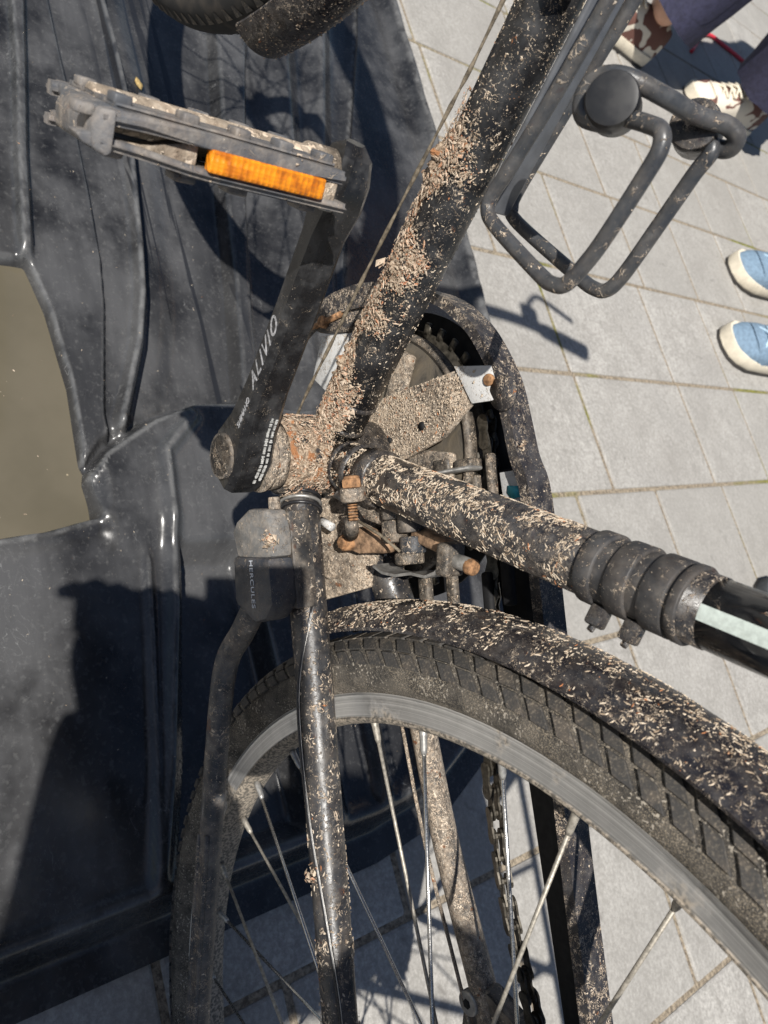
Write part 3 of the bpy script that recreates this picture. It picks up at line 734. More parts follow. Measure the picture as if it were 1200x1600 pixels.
# kickstand ------------------------------------------------------
ky0, ky1 = .044, .060
bm = bmesh.new(); prism(bm, mm((-43, 44, -20), (-38, 44, -12), (-31, 44, 2), (-33, 44, 22), (-48, 44, 26), (-60, 44, 25), (-62, 44, -14)), Ya, .014, .0022)
kick = mesh_obj('kickstand', bm, 'kick_plate', bike, auto=35)
bm = bmesh.new(); prism(bm, mm((-57.5, 43, -17), (-60, 43, 25), (-86, 43, 26), (-95, 43, 17), (-97, 43, 4), (-86, 43, -18)), Ya, .0175, .0032)
kbox = mesh_obj('pivot_housing', bm, 'housing', kick, auto=35)
text_mesh('lettering', 'HERCULES', .0056, 'print_faint', kick, (-.0605, .0609, .0045), (-1, 0, 0), (0, 0, 1), 0, .0001, 1.08)
LEG = mm((-88, 52, -8), (-104, 52, -26), (-124, 52, -50), (-160, 52, -66), (-240, 52, -91), (-320, 52, -115), (-400, 52, -138), (-440, 52, -150))
bm = bmesh.new(); tube(bm, spline(LEG, 5), .0076, 20); leg = mesh_obj('stand_leg', bm, 'stand', kick)
for dz, dy in ((.0052, .0052), (-.0018, .0068)):
    bm = bmesh.new(); tube(bm, [p + Vector((0, dy, dz)) for p in spline(LEG[4:], 4)], .0021, 8); mesh_obj('rib', bm, 'stand', kick)
bm = bmesh.new(); prism(bm, mm((-34, 30, 6), (-34, 30, 24), (-90, 30, 26), (-90, 30, 0)), Ya, .014, .001); mesh_obj('clamp_plate', bm, 'dusty_black', kick, auto=35)
bm = bmesh.new(); cyl(bm, Vector((-.033, .050, .019)), Vector((-.026, .050, .019)), .0035, 12, .0005); mesh_obj('clamp_bolt', bm, 'dusty_steel', kick)

# rear mudguard ----------------------------------------------------
def mudguard(name, hub, a0, a1, r=.368, w=.0225, mat='fender', seg=90):
    bm = bmesh.new(); prof = []
    for k in range(13):
        u = -1 + 2 * k / 12; prof.append((r - .0125 * abs(u) ** 2.3, u * w))
    inner = [(q - .0018, y * .97) for q, y in reversed(prof)]
    lathe_y(bm, prof + inner, seg, a0, a1, True)
    return mesh_obj(name, bm, mat, bike, loc=hub, auto=60)
fender = mudguard('mudguard', HUB, R(-14), R(165))
fmud = mudguard('mudguard', FHUB, R(20), R(197), r=.372)

# wheels --------------------------------------------------------
def wheel(hub, full):
    bm = bmesh.new(); prof = []
    for k in range(25):                                   # tyre cross section
        a = R(-118 + 236 * k / 24); prof.append((.3292 + .0198 * math.cos(a), .0208 * math.sin(a)))
    prof[0] = (.3165, -.0105); prof[-1] = (.3165, .0105)
    lathe_y(bm, prof, 160); ty = mesh_obj('tyre', bm, 'tyre', bike, loc=hub)
    if full:                                              # tread blocks: left shoulder one by one
        def block(th, a0, a1, dth, sk):
            b = bmesh.new(); o = []; i = []
            for (aa, t) in ((a0, -dth), (a0, dth), (a1, dth + sk), (a1, -dth + sk)):
                for rr, L in ((.0188, i), (.0218, o)):
                    r_ = .3292 + rr * math.cos(aa); y_ = .0208 / .0198 * rr * math.sin(aa); sh = .88 if L is o else 1
                    tt = t * (sh if abs(t) < .02 else 1)
                    L.append(b.verts.new((r_ * math.cos(tt) - .0, y_, r_ * math.sin(tt))))
            b.faces.new(o); b.faces.new(list(reversed(i)))
            for k in range(4): b.faces.new((i[k], i[(k + 1) % 4], o[(k + 1) % 4], o[k]))
            bmesh.ops.bevel(b, geom=[e for e in b.edges], offset=.0004, segments=1, affect='EDGES')
            me = bpy.data.meshes.new('tread_block'); bmesh.ops.recalc_face_normals(b, faces=b.faces); b.to_mesh(me); b.free(); me.materials.append(M['tread']); return me
        NB = 146; d = math.pi / NB
        rows = [(block(0, R(53), R(74), d * .70, .026), 0, (53, 74)), (block(0, R(30), R(50), d * .70, .024), .35, (30, 50)), (block(0, R(4), R(27), d * .80, -.010), .1, (4, 27))]
        V = []; F = []
        for me, ph, (a0, a1) in rows + [(None, .5, (-40, -21)), (None, 0, (-62, -43))]:
            for k in range(NB):
                th = (k + ph) * 2 * d; deg = (math.degrees(th) + 180) % 360 - 180
                if me and -66 < deg < 58:                  # the arc in view: block by block
                    o = bpy.data.objects.new('tread_block', me); C.objects.link(o); o.parent = ty
                    o.rotation_euler = (0, -th, 0); continue
                n = len(V)
                for rr in (.0190, .0216):
                    for aa, t in ((R(a0), -d * .76), (R(a0), d * .76), (R(a1), d * .76), (R(a1), -d * .76)):
                        r_ = .3292 + rr * math.cos(aa); V.append((r_ * math.cos(th + t), 1.05 * rr * math.sin(aa), r_ * math.sin(th + t)))
                F += [(n + 4, n + 5, n + 6, n + 7)] + [(n + k2, n + (k2 + 1) % 4, n + 4 + (k2 + 1) % 4, n + 4 + k2) for k2 in range(4)]
        me = bpy.data.meshes.new('far_tread'); me.from_pydata(V, [], F); tag(mesh_obj('far_tread', me, 'tread', ty, smooth=False), kind='stuff')
    bm = bmesh.new()
    rp = [(.3185, .0105), (.3180, .0118), (.3165, .0122), (.3160, .0116), (.3035, .0112), (.3030, .0118), (.3018, .0116), (.3000, .0095), (.2985, .004), (.2983, 0)]
    rp = rp + [(r, -y) for r, y in reversed(rp[:-1])]
    lathe_y(bm, rp, 160, closed_prof=True); rim = mesh_obj('rim', bm, 'rim', bike, loc=hub, auto=35)
    bm = bmesh.new(); tube(bm, [Ya * y for y in (-.066, -.06, -.036, -.034, -.030, -.028, .028, .030, .034, .036, .06, .066)], [.006, .010, .012, .025, .025, .016, .016, .024, .024, .012, .010, .006], 28)
    mesh_obj('hub', bm, 'dusty_steel', bike, loc=hub)
    n = 36; sp0 = {}
    for k in range(n):
        th = R(1.4 + 10 * k); s = 1 if k % 2 == 0 else -1; lead = 1 if (k // 2) % 2 == 0 else -1
        pr = Vector((.2975 * math.cos(th), s * .003, .2975 * math.sin(th))); fa = th + lead * R(68)
        ph = Vector((.022 * math.cos(fa), s * .032, .022 * math.sin(fa)))
        bm = bmesh.new(); tube(bm, [pr, pr.lerp(ph, .35), ph], .00115, 8); o = mesh_obj('spoke', bm, 'steel' if lead > 0 else 'spoke_dirty', bike, loc=hub)
        if full:
            dd = (ph - pr).normalized(); bm = bmesh.new(); tube(bm, [pr - dd * .002, pr + dd * .002, pr + dd * .010, pr + dd * .0125], [.0028, .0022, .0020, .0013], 8)
            mesh_obj('nipple', bm, 'zinc' if lead > 0 else 'spoke_dirty', o)
    return ty, rim
rtyre, rrim = wheel(HUB, True)
ftyre, frim = wheel(FHUB, False); ftyre.data.materials.clear(); ftyre.data.materials.append(M['tyre_front'])
# front tyre side grooves
V = []; F = []
for k in range(150):
    th = k * 2 * math.pi / 150
    for s in (1, -1):
        n = len(V)
        for a_, t_, rr in ((30, 0, .0205), (52, .012, .0205), (52, .020, .0205), (30, .026, .0205)):
            r_ = .3292 + rr * math.cos(R(a_)); V.append((r_ * math.cos(th + t_), s * 1.04 * rr * math.sin(R(a_)), r_ * math.sin(th + t_)))
        F.append((n, n + 1, n + 2, n + 3))
me = bpy.data.meshes.new('tread_grooves'); me.from_pydata(V, [], F); tag(mesh_obj('tread_grooves', me, 'tread', ftyre, smooth=False), kind='stuff')

# chain set and chain guard ------------------------------------
path = [(108, -80), (114, -62), (117, -38), (115, -10), (109, 14), (98, 42), (85, 67), (72, 82), (56, 95), (29, 108), (4, 113), (-14, 116), (-36, 122), (-98, 124), (-192, 127), (-262, 130), (-330, 134)]
sp = spline([Vector((x * 1.035, 0, z * 1.045)) / 1000 for x, z in path], 5)
def guard(inset, y0, y1, th=.0022):
    """band: flange at y0 facing the frame, wall running to y1"""
    bm = bmesh.new(); rings = []
    for i, p in enumerate(sp):
        a_ = sp[max(i - 1, 0)]; b_ = sp[min(i + 1, len(sp) - 1)]; t = (b_ - a_).normalized(); nin = Vector((-t.z, 0, t.x))
        if nin.dot(-p) < 0 and i < 40: nin = -nin
        if i >= 40: nin = Vector((t.z, 0, -t.x)) if Vector((t.z, 0, -t.x)).z < 0 else Vector((-t.z, 0, t.x))
        w_ = inset(i / (len(sp) - 1), p)
        prof = [p + nin * w_ + Ya * y0, p + Ya * y0, p + Ya * y1, p + nin * th + Ya * y1, p + nin * th + Ya * (y0 - th), p + nin * w_ + Ya * (y0 - th)]
        rings.append([bm.verts.new(q) for q in prof])
    for A, B in zip(rings, rings[1:]):
        for k in range(6): bm.faces.new((A[k], A[(k + 1) % 6], B[(k + 1) % 6], B[k]))
    bm.faces.new(rings[0]); bm.faces.new(rings[-1]); return bm
def inset(u, p):
    if p.x > .10: return .016
    if p.x > -.02: return .0065
    return .0070
gd = mesh_obj('chain_guard', guard(inset, -.043, -.061), 'case', bike, auto=40)
bm = bmesh.new(); tube(bm, [Ya * -.0660, Ya * -.0675], .096, 64); mesh_obj('guard_shade_disc', bm, 'deep_shade', gd)  # disc added so the guard interior shows as black shade
bm = bmesh.new(); prism(bm, mm((-20, -57.5, 112), (-330, -57.5, 122), (-330, -57.5, 108), (-20, -57.5, 80)), -Ya, .002); mesh_obj('guard_tail', bm, 'deep_shade', gd)
bm = bmesh.new(); tube(bm, [Ya * y for y in (-.047, -.0475, -.052, -.0525)], [.05, .079, .079, .05], 72)
ring = mesh_obj('chainring', bm, 'disc', bike, auto=40)
bm = bmesh.new(); lathe_y(bm, [(.0785, -.0455), (.0815, -.0450), (.0825, -.048), (.0815, -.053), (.0785, -.053)], 90); mesh_obj('ring_edge', bm, 'grimy', ring)
bm = bmesh.new(); n = 40
for k in range(n):
    a_ = 2 * math.pi * k / n; rad = Vector((math.cos(a_), 0, math.sin(a_))); tn = Vector((-rad.z, 0, rad.x))
    obox(bm, rad * .086 + Ya * -.060, rad, tn, Ya, .009, .006, .003, .001, 1)
tube(bm, [Ya * -.0585, Ya * -.0615], .084, 60); mesh_obj('sprocket', bm, 'chain', ring)
for k in range(5):
    a_ = R(30 + 72 * k); bm = bmesh.new(); rad = Vector((math.cos(a_), 0, math.sin(a_)))
    obox(bm, rad * .045 + Ya * -.044, rad, rad.cross(Ya), Ya, .052, .016, .006, .002); mesh_obj('spider_arm', bm, 'dusty_steel', ring)
bm = bmesh.new(); cyl(bm, Ya * -.038, Ya * -.048, .026, 32, .002); mesh_obj('axle_boss', bm, 'dusty_steel', ring)
# bracket plate that carries the guard, caked in mud
bm = bmesh.new(); prism(bm, mm((16, -37, -14), (36, -37, 16), (40, -40, 84), (21, -40, 97), (2, -37, 70), (-6, -37, 34), (-4, -37, -8)), -Ya, .0028, .0006)
br = mesh_obj('guard_bracket', bm, 'bracket', bike, auto=40)
bm = bmesh.new(); prism(bm, mm((42, -38.4, 82), (37, -41, 108), (17, -41, 113), (18, -38.4, 94)), -Ya, .0016, .0004); mesh_obj('white_tab', bm, 'white_scuffed', br, auto=40)
for x, z, r_ in ((12, 52, 2.6), (8, 20, 2.0)):
    bm = bmesh.new(); cyl(bm, Vector((x / 1000, -.0374, z / 1000)), Vector((x / 1000, -.0362, z / 1000)), r_ / 1000, 14); mesh_obj('bolt_hole', bm, 'deep_shade', br)
bm = bmesh.new(); cyl(bm, mm((29, -42, 107))[0], mm((29, -39, 107))[0], .0035, 12, .0006); mesh_obj('tab_screw', bm, 'rust', br)
bm = bmesh.new(); tube(bm, [Ya * -.0425, Ya * -.0405], .0098, 20); o = mesh_obj('guard_boss', bm, 'case', gd, loc=mm((20, 0, 116))[0])
# flared front end of the guard and the pale strut below it
bm = bmesh.new(); prism(bm, mm((118, -44, -64), (124, -46, -40), (119, -46, -14), (98, -46, -10), (93, -46, -36), (100, -44, -66)), -Ya, .012, .003); mesh_obj('guard_wing', bm, 'case', gd, auto=40)
bm = bmesh.new(); cyl(bm, mm((104, -46, -52))[0], mm((104, -40, -52))[0], .0045, 12, .001); tube(bm, mm((104, -44, -72), (104, -43, -30)), .0022, 8); mesh_obj('wing_clip', bm, 'rust', gd)
bm = bmesh.new(); prism(bm, mm((98, -50, -66), (92, -50, -34), (58, -50, -48), (52, -50, -60), (70, -50, -82)), -Ya, .002, .0005); mesh_obj('pale_strut', bm, 'white_scuffed', gd)
# chain: plates alternate, each outer link a piece of its own
def chain_run(pts, drop=0):
    P = spline(pts, 40); L = [0]
    for a_, b_ in zip(P, P[1:]): L.append(L[-1] + (b_ - a_).length)
    out = []; k = 0
    for i in range(int(L[-1] / .0127)):
        s = i * .0127
        while L[k + 1] < s: k += 1
        f = (s - L[k]) / (L[k + 1] - L[k] + 1e-9); out.append(P[k].lerp(P[k + 1], f))
    return out
def plate(bm, a, b, yoff, h, th, twist):
    d = (b - a).normalized(); w = d.cross(twist).normalized(); L = (b - a).length; poly = []
    for k in range(7):
        t_ = math.pi / 2 + math.pi * k / 6; poly.append(a + d * math.cos(t_) * h + w * math.sin(t_) * h)
    poly.append(a + d * L / 2 - w * h * .68)
    for k in range(7):
        t_ = -math.pi / 2 + math.pi * k / 6; poly.append(b + d * math.cos(t_) * h + w * math.sin(t_) * h)
    poly.append(a + d * L / 2 + w * h * .68)
    prism(bm, [p + twist * yoff for p in poly], twist, th)
runs = [chain_run(mm((10, -58, 86), (-60, -56, 86), (-150, -49, 78), (-200, -48, 76), (-260, -48, 80), (-310, -50, 88), (-380, -56, 98), (-455, -58, 104)))]
bm = bmesh.new(); outer = []
for ri, run in enumerate(runs):
    for i in range(len(run) - 1):
        tw = Vector((.0, math.cos(.5 * math.sin(i * .23)), math.sin(.5 * math.sin(i * .23)))) if ri == 0 else Ya
        cyl(bm, run[i] - tw * .0042, run[i] + tw * .0042, .0019, 10)
        if i % 2:
            for s in (-.0024, .0012): plate(bm, run[i], run[i + 1], s, .0042, .0012, tw)
        else: outer.append((run[i], run[i + 1], tw))
chain = mesh_obj('chain', bm, 'chain', bike, smooth=False)
for a_, b_, tw in outer:
    bm = bmesh.new()
    for s in (-.0042, .0030): plate(bm, a_, b_, s, .0043, .0012, tw)
    mesh_obj('outer_link', bm, 'chain', chain, smooth=False)
# gear cluster at the hub
bm = bmesh.new()
for i, r_ in enumerate((.052, .046, .040, .034, .029, .025)):
    y = -.034 - i * .0042
    tube(bm, [Ya * y, Ya * (y - .0018)], r_, 48)
    for k in range(int(r_ * 500)):
        a_ = 2 * math.pi * k / int(r_ * 500); rad = Vector((math.cos(a_), 0, math.sin(a_))); obox(bm, rad * (r_ + .001) + Ya * (y - .0009), rad, rad.cross(Ya), Ya, .006, .004, .0016)
mesh_obj('cassette', bm, 'chain', bike, loc=HUB, smooth=False)
bm = bmesh.new(); prism(bm, mm((-330, -44, 42), (-322, -44, 62), (-338, -44, 82), (-334, -46, 118), (-352, -46, 134), (-410, -46, 130), (-420, -46, 60), (-360, -44, 34)), -Ya, .012, .003)
der = mesh_obj('derailleur_body', bm, 'dusty_black', bike, auto=40)
bm = bmesh.new(); cyl(bm, mm((-334, -45, 49))[0], mm((-334, -39, 49))[0], .0075, 24, .0012); mesh_obj('pivot_bolt', bm, 'zinc', der)
bm = bmesh.new(); cyl(bm, mm((-334, -40, 49))[0], mm((-334, -38.6, 49))[0], .003, 6); mesh_obj('bolt_socket', bm, 'deep_shade', der)
bm = bmesh.new(); lathe_y(bm, [(.010, -.041), (.017, -.041), (.018, -.043), (.018, -.05), (.010, -.05)], 32, closed_prof=True); mesh_obj('pulley', bm, 'dusty_steel', der, loc=mm((-352, 0, 100))[0])

# front derailleur cluster between seat tube and mudguard --------
fd = empty('front_derailleur'); fd.parent = bike
Xa = Vector((1, 0, 0)); Za = Vector((0, 0, 1))
bm = bmesh.new(); tube(bm, [ST * t for t in (.050, .0505, .0610, .0615)], [RST, RST + .002, RST + .002, RST], 40, False); mesh_obj('clamp_ring', bm, 'tube_heavy', fd)
bm = bmesh.new(); prism(bm, mm((-22, 6, 24), (-20, 2, 46), (-40, -6, 58), (-46, -8, 78), (-52, -8, 60), (-42, -4, 30)), (0, -1, 0), .008, .0015); mesh_obj('clamp_band', bm, 'dusty_steel', fd, auto=40)
bm = bmesh.new(); cyl(bm, mm((-24.5, 20, 54))[0], mm((-32, 19, 53))[0], .0074, 18, .0012); mesh_obj('clamp_nut', bm, 'dusty_steel', fd)
bm = bmesh.new(); cyl(bm, mm((-19.5, 20, 54))[0], mm((-25, 20, 54))[0], .0058, 6, .0012); cyl(bm, mm((-18, 20, 54))[0], mm((-20.5, 20, 54))[0], .0046, 18, .001); mesh_obj('rusty_bolt', bm, 'rust', fd, auto=30)
bm = bmesh.new()
for k in range(6): cyl(bm, mm((-33 - k * 1.7, 15, 46))[0], mm((-34.2 - k * 1.7, 15, 46))[0], .0029, 12, .0004)
mesh_obj('threaded_end', bm, 'rust', fd)
bm = bmesh.new(); tube(bm, mm((-42, 14, 42), (-47, 10, 37), (-50, 6, 30)), [.0036, .0042, .0044], 18); mesh_obj('spring_cap', bm, 'grimy', fd)
bm = bmesh.new(); prism(bm, mm((-47, 0, 16), (-46, 0, 30), (-52, -4, 44), (-58, -6, 48), (-63, -6, 44), (-62, -2, 26), (-60, 0, 14)), (0, -1, 0), .010, .002); mesh_obj('rusty_arm', bm, 'rusty_tan', fd, auto=40)
bm = bmesh.new(); cyl(bm, mm((-55, 4, 18))[0], mm((-55, -4, 18))[0], .0052, 18, .001); cyl(bm, mm((-55, 6, 18))[0], mm((-55, 3, 18))[0], .0038, 6, .0006); mesh_obj('rusty_bolt', bm, 'rust', fd, auto=30)
for (x0, x1, y, z, r_, mt) in ((-36, -44, -8, 57, 9, 'dusty_black'), (-44, -57, -8, 54, 7.6, 'grimy'), (-40, -52, -8, 69, 7.8, 'dusty_black'), (-54, -64, -10, 67, 7.4, 'stand'), (-63, -70, -10, 63, 8.5, 'grimy')):
    bm = bmesh.new(); cyl(bm, mm((x0, y, z))[0], mm((x1, y, z))[0], r_ / 1000, 26, .0014); mesh_obj('bushing', bm, mt, fd, auto=40)
bm = bmesh.new(); rings = []
for x_, z_ in ((-69, 38), (-73, 46), (-75, 58), (-74, 72), (-76, 84), (-74, 92), (-70, 97)):
    rings.append([bm.verts.new(Vector(p) / 1000) for p in ((x_, -2, z_), (x_ - 1.6, -2, z_), (x_ - 1.6, -17, z_), (x_, -17, z_))])
for A, B in zip(rings, rings[1:]):
    for k in range(4): bm.faces.new((A[k], A[(k + 1) % 4], B[(k + 1) % 4], B[k]))
bm.faces.new(rings[0]); bm.faces.new(rings[-1]); mesh_obj('cage_plate', bm, 'zinc', fd, auto=40)
bm = bmesh.new(); obox(bm, mm((-58, -12, 83))[0], Vector((-.35, 0, .93)), Ya, Vector((.93, 0, .35)), .034, .008, .009, .002); mesh_obj('link_arm', bm, 'rusty_tan', fd)
bm = bmesh.new(); obox(bm, mm((-68, -8, 99))[0], Vector((-.2, 0, .98)), Ya, Vector((.98, 0, .2)), .009, .014, .018, .002); mesh_obj('stop_block', bm, 'grimy', fd)
bm = bmesh.new(); cyl(bm, mm((-69, -9, 102))[0], mm((-72, -9, 113))[0], .0042, 14, .0006); mesh_obj('pin', bm, 'zinc', fd)
bm = bmesh.new(); cyl(bm, mm((-72, -9, 111))[0], mm((-73, -9, 116))[0], .0045, 14, .001); mesh_obj('rusty_pin', bm, 'rust', fd)
bm = bmesh.new(); tube(bm, mm((-37, 8, 28), (-52, 6, 58), (-62, 4, 72)), .0009, 8); mesh_obj('cable_end', bm, 'cable', fd)
bm = bmesh.new(); tube(bm, mm((-40, 8, 2), (-45, 8, 14)), .0026, 10); tube(bm, mm((-36, 8, -2), (-54, 10, 0)), .0010, 8); mesh_obj('adjuster', bm, 'white_scuffed', fd)
bm = bmesh.new(); cyl(bm, mm((-26, 12, 28))[0], mm((-31, 10, 36))[0], .0028, 10); mesh_obj('small_screw', bm, 'zinc', fd)
# lumps of chain and plates past the seat tube; blackest ones painted as shade
for (x, y, z, sx, sy, sz, mt) in ((-14, -46, 62, 9, 12, 14, 'grimy'), (-15, -47, 79, 7, 12, 14, 'grimy'), (-17.5, -45, 70, 3, 12, 34, 'zinc'), (-28, -50, 62, 16, 7, 8, 'zinc'), (-30, -52, 78, 18, 7, 9, 'grimy'), (-30, -50, 94, 40, 6, 5, 'grimy'), (-88, -46, 58, 20, 5, 8, 'grimy'), (-90, -50, 84, 24, 5, 7, 'deep_shade'), (-88, -42, 38, 18, 6, 9, 'grimy'), (-84, -46, 104, 26, 5, 8, 'deep_shade')):
    bm = bmesh.new(); obox(bm, mm((x, y, z))[0], Xa, Ya, Za, sx / 1000, sy / 1000, sz / 1000, .0018); mesh_obj('guide_plate', bm, mt, fd)
bm = bmesh.new(); prism(bm, mm((-22, -50, 100), (-22, -50, 116), (-48, -50, 118), (-50, -50, 102)), -Ya, .002, .0004); stk = mesh_obj('sticker_plate', bm, 'white_scuffed', fd)
bm = bmesh.new(); prism(bm, mm((-30, -49.4, 106), (-31, -49.4, 114), (-37, -49.4, 115), (-38, -49.4, 108), (-34, -49.4, 105)), -Ya, .0005); mesh_obj('sticker_dot', bm, 'cyan', fd)

# cables --------------------------------------------------------
bm = bmesh.new(); P = spline([Vector(p) / 1000 for p in ((420, 18, 469), (300, 19, 334), (173, 20, 191), (140, 20, 149), (94, 21, 90), (63, 21, 51), (28, 18, 2), (4, 12, -27))], 8)
tube(bm, P, [.0009 + .0003 * math.sin(i * 1.7) for i in range(len(P))], 8); gc = mesh_obj('gear_cable', bm, 'cable', bike)
bm = bmesh.new(); SC = [CS0.lerp(CS1, t) + d for t, d in ((.19, Vector((.0, .004, .0105))), (.27, Vector((0, .0105, .002))), (.34, Vector((0, .0112, -.0015))), (.45, Vector((0, .0105, .001))), (.56, Vector((0, .008, .007))), (.66, Vector((0, .0055, .0095))), (.75, Vector((0, .007, .006))), (.9, Vector((0, .008, .005))))]
tube(bm, spline(SC, 6), .0012, 8); mesh_obj('brake_cable', bm, 'cable_black', bike)
bm = bmesh.new(); tube(bm, spline([p + Vector((0, .0008, .0024)) for p in SC], 6), .00028, 6); mesh_obj('bare_wire', bm, 'zinc', bike)

# bottle cage -----------------------------------------------------
cg = empty('bottle_cage'); cg.parent = bike
wl = mm((230, 22, 356), (138, 22, 240), (117, 22, 213), (100, 22, 189), (93, 22, 178), (87, 22, 174), (78, 22, 178), (51, 22, 199), (44, 22, 206), (42, 22, 213), (47, 22, 223), (54, 22, 233), (70, 22, 252), (77, 22, 259), (83, 22, 260), (88, 22, 255), (94, 22, 247))
wr = mm((240, -22, 322), (167, -22, 227), (154, -22, 209), (130, -22, 177), (113, -22, 155), (106, -22, 150), (97, -22, 153), (61, -22, 185), (52, -22, 194), (49, -22, 201), (53, -22, 210), (69, -22, 230), (83, -22, 247), (89, -22, 255), (97, -22, 253))
for w_ in (wl, wr):
    bm = bmesh.new(); tube(bm, spline(w_, 6), .0033, 16); mesh_obj('wire', bm, 'cage', cg)
hp = mm((94, 23, 241), (101, 26, 231), (109, 27, 233), (112, 26, 240), (108, 23, 249), (102, 10, 255), (98, -8, 258), (95, -20, 263), (91, -25, 264), (89, -27, 259), (93, -25, 252))
bm = bmesh.new(); tube(bm, spline(hp, 7), .0036, 16); mesh_obj('hoop', bm, 'cage', cg)
for c_, mt in (((101, 24, 243), 'black'), ((100, -21, 250), 'tube_heavy')):
    c_ = Vector(c_) / 1000; d = (Vector((-.055, .281, .412)) - c_).normalized(); d = (d + Vector((0.25, .1, 0))).normalized()
    bm = bmesh.new(); tube(bm, [c_ - d * .010, c_ - d * .009, c_ + d * .0055, c_ + d * .0072, c_ + d * .0075], [.0092, .0100, .0100, .0094, .0076], 32); mesh_obj('end_plug', bm, mt, cg, auto=50)
pn = Vector((-.7535, 0, .6575))
bm = bmesh.new(); obox(bm, DT * .255 + pn * .0245 - Ya * .006, DT, Ya, pn, .15, .018, .003, .001); mesh_obj('back_plate', bm, 'plate_grey', cg)
bm = bmesh.new(); tube(bm, [DT * .272, DT * .272, DT * .279, DT * .279], [RDT, RDT + .0016, RDT + .0016, RDT], 40, False)
obox(bm, DT * .2755 + pn * .015 + Ya * .011, DT, Ya, pn, .013, .012, .008, .002); mesh_obj('clip_band', bm, 'black', cg, auto=40)

# caked mud: crust patches and loose shards --------------------------
tc = Vector((-.055, .281, .412))
def tube_frame(ax, t):
    c_ = ax * t; d = tc - c_; d = (d - ax * d.dot(ax)).normalized(); return c_, d, ax.cross(d)
_, dC, dS = tube_frame(DT, .12)
left = dS if dS.dot(Vector((.077, .785, -.615))) > 0 else -dS
def mud_cover(t, v, p):
    """how much mud sits at distance t along the tube and v across it"""
    prof = .50 if v < .44 else .50 - 1.75 * (v - .44)
    fade = min(1, (t + .005) / .02, max(0, (.226 - t)) / .05 + .25)
    return (prof + .95 * noise.noise(p * 36 + Vector((2, 5, 1))) + .4 * noise.noise(p * 95)) * fade - (1 - fade) * .5
def crust(name, parent, t0, t1, f0, f1, r, amp=.0042, nt=150, nf=70):
    V = []; F = []
    for i in range(nt + 1):
        for j in range(nf + 1):
            u, v = i / nt, j / nf; t = t0 + (t1 - t0) * u; f = f0 + (f1 - f0) * v
            d = left * math.cos(f) + dC * math.sin(f); p = DT * t + d * r
            cv = mud_cover(t, v, p); h = noise.fractal(p * 160, .9, 2.1, 5)
            hh = min(1.0, max(0.0, cv * 1.1)) * (.30 + .95 * h) - max(0, min(.35, .12 - cv))
            V.append(tuple(DT * t + d * (r + max(-.0015, hh * amp))))
    for i in range(nt):
        for j in range(nf):
            a_ = i * (nf + 1) + j; F.append((a_, a_ + 1, a_ + nf + 2, a_ + nf + 1))
    me = bpy.data.meshes.new(name); me.from_pydata(V, [], F); o = mesh_obj(name, me, 'crust', parent, smooth=False); tag(o, kind='stuff'); return o
F0, F1 = R(-55), R(110)
crust('mud_crust', down, .004, .226, F0, F1, RDT - .0003, .0062, 340, 170)
def s_down(g):
    t = .005 + .221 * g.random(); v = g.random() ** .8; f = F0 + (F1 - F0) * v; d = left * math.cos(f) + dC * math.sin(f)
    if mud_cover(t, v, DT * t + d * RDT) < g.uniform(-.22, .42): return None
    return DT * t + d * (RDT + .0004), d
def s_down_st(g):
    q = s_down(g); return None if q is None else (q[0] + q[1] * g.uniform(.0004, .0026), q[1], DT)
flakes('mud_flakes', down, s_down, 19000, (.0003, .0016), .0022, 11)
flakes('mud_clods', down, s_down, 1700, (.0012, .0042), .0026, 27)
strokes('mud_fibres', down, s_down_st, 4600, (.0005, .0050), 31, 'flake', 1.4, .00042)
def s_down2(g):
    t = .02 + .36 * g.random(); f = g.uniform(R(-40), R(190)); d = left * math.cos(f) + dC * math.sin(f); return DT * t + d * RDT, d
flakes('bark_scraps', down, s_down, 160, (.0015, .0050), .0035, 24)
strokes('mud_specks', down, lambda g: (*s_down2(g), DT), 1500, (.0004, .0020), 12)
def s_shell(g):
    y = g.uniform(-.004, .038); f = g.uniform(R(-60), R(170)); d = Vector((math.cos(f), 0, math.sin(f)))
    if noise.noise(Vector((y * 80, f * 2.2, 4))) < -.25: return None
    return d * .0234 + Ya * y, d
flakes('mud_flakes', shell, s_shell, 5200, (.0003, .0015), .0026, 13)
flakes('mud_clods', shell, s_shell, 420, (.0012, .0036), .0028, 28)
strokes('mud_fibres', shell, lambda g: (lambda q: None if q is None else (q[0] + q[1] * .002, q[1], Ya))(s_shell(g)), 1000, (.0005, .0045), 33, 'flake', 1.5, .00042)
def crust_shell():
    V = []; F = []; nt, nf = 90, 120
    for i in range(nt + 1):
        for j in range(nf + 1):
            y = .002 + .037 * i / nt; f = R(-50) + R(200) * j / nf; d = Vector((math.cos(f), 0, math.sin(f))); p = d * .0230 + Ya * y
            h = noise.fractal(p * 110, .9, 2.1, 5) * .8 + noise.noise(p * 40) * .5
            e = min(1, min(i / nt + .1, 1 - i / nt) * 6, min(j, nf - j) / 14)
            V.append(tuple(d * (.0227 + max(-.001, min(1, h * .8 + .12 + .25 * i / nt) * e * .0036)) + Ya * y))
    for i in range(nt):
        for j in range(nf):
            a_ = i * (nf + 1) + j; F.append((a_, a_ + 1, a_ + nf + 2, a_ + nf + 1))
    me = bpy.data.meshes.new('mud_crust'); me.from_pydata(V, [], F); tag(mesh_obj('mud_crust', me, 'crust', shell, smooth=False), kind='stuff')
crust_shell()
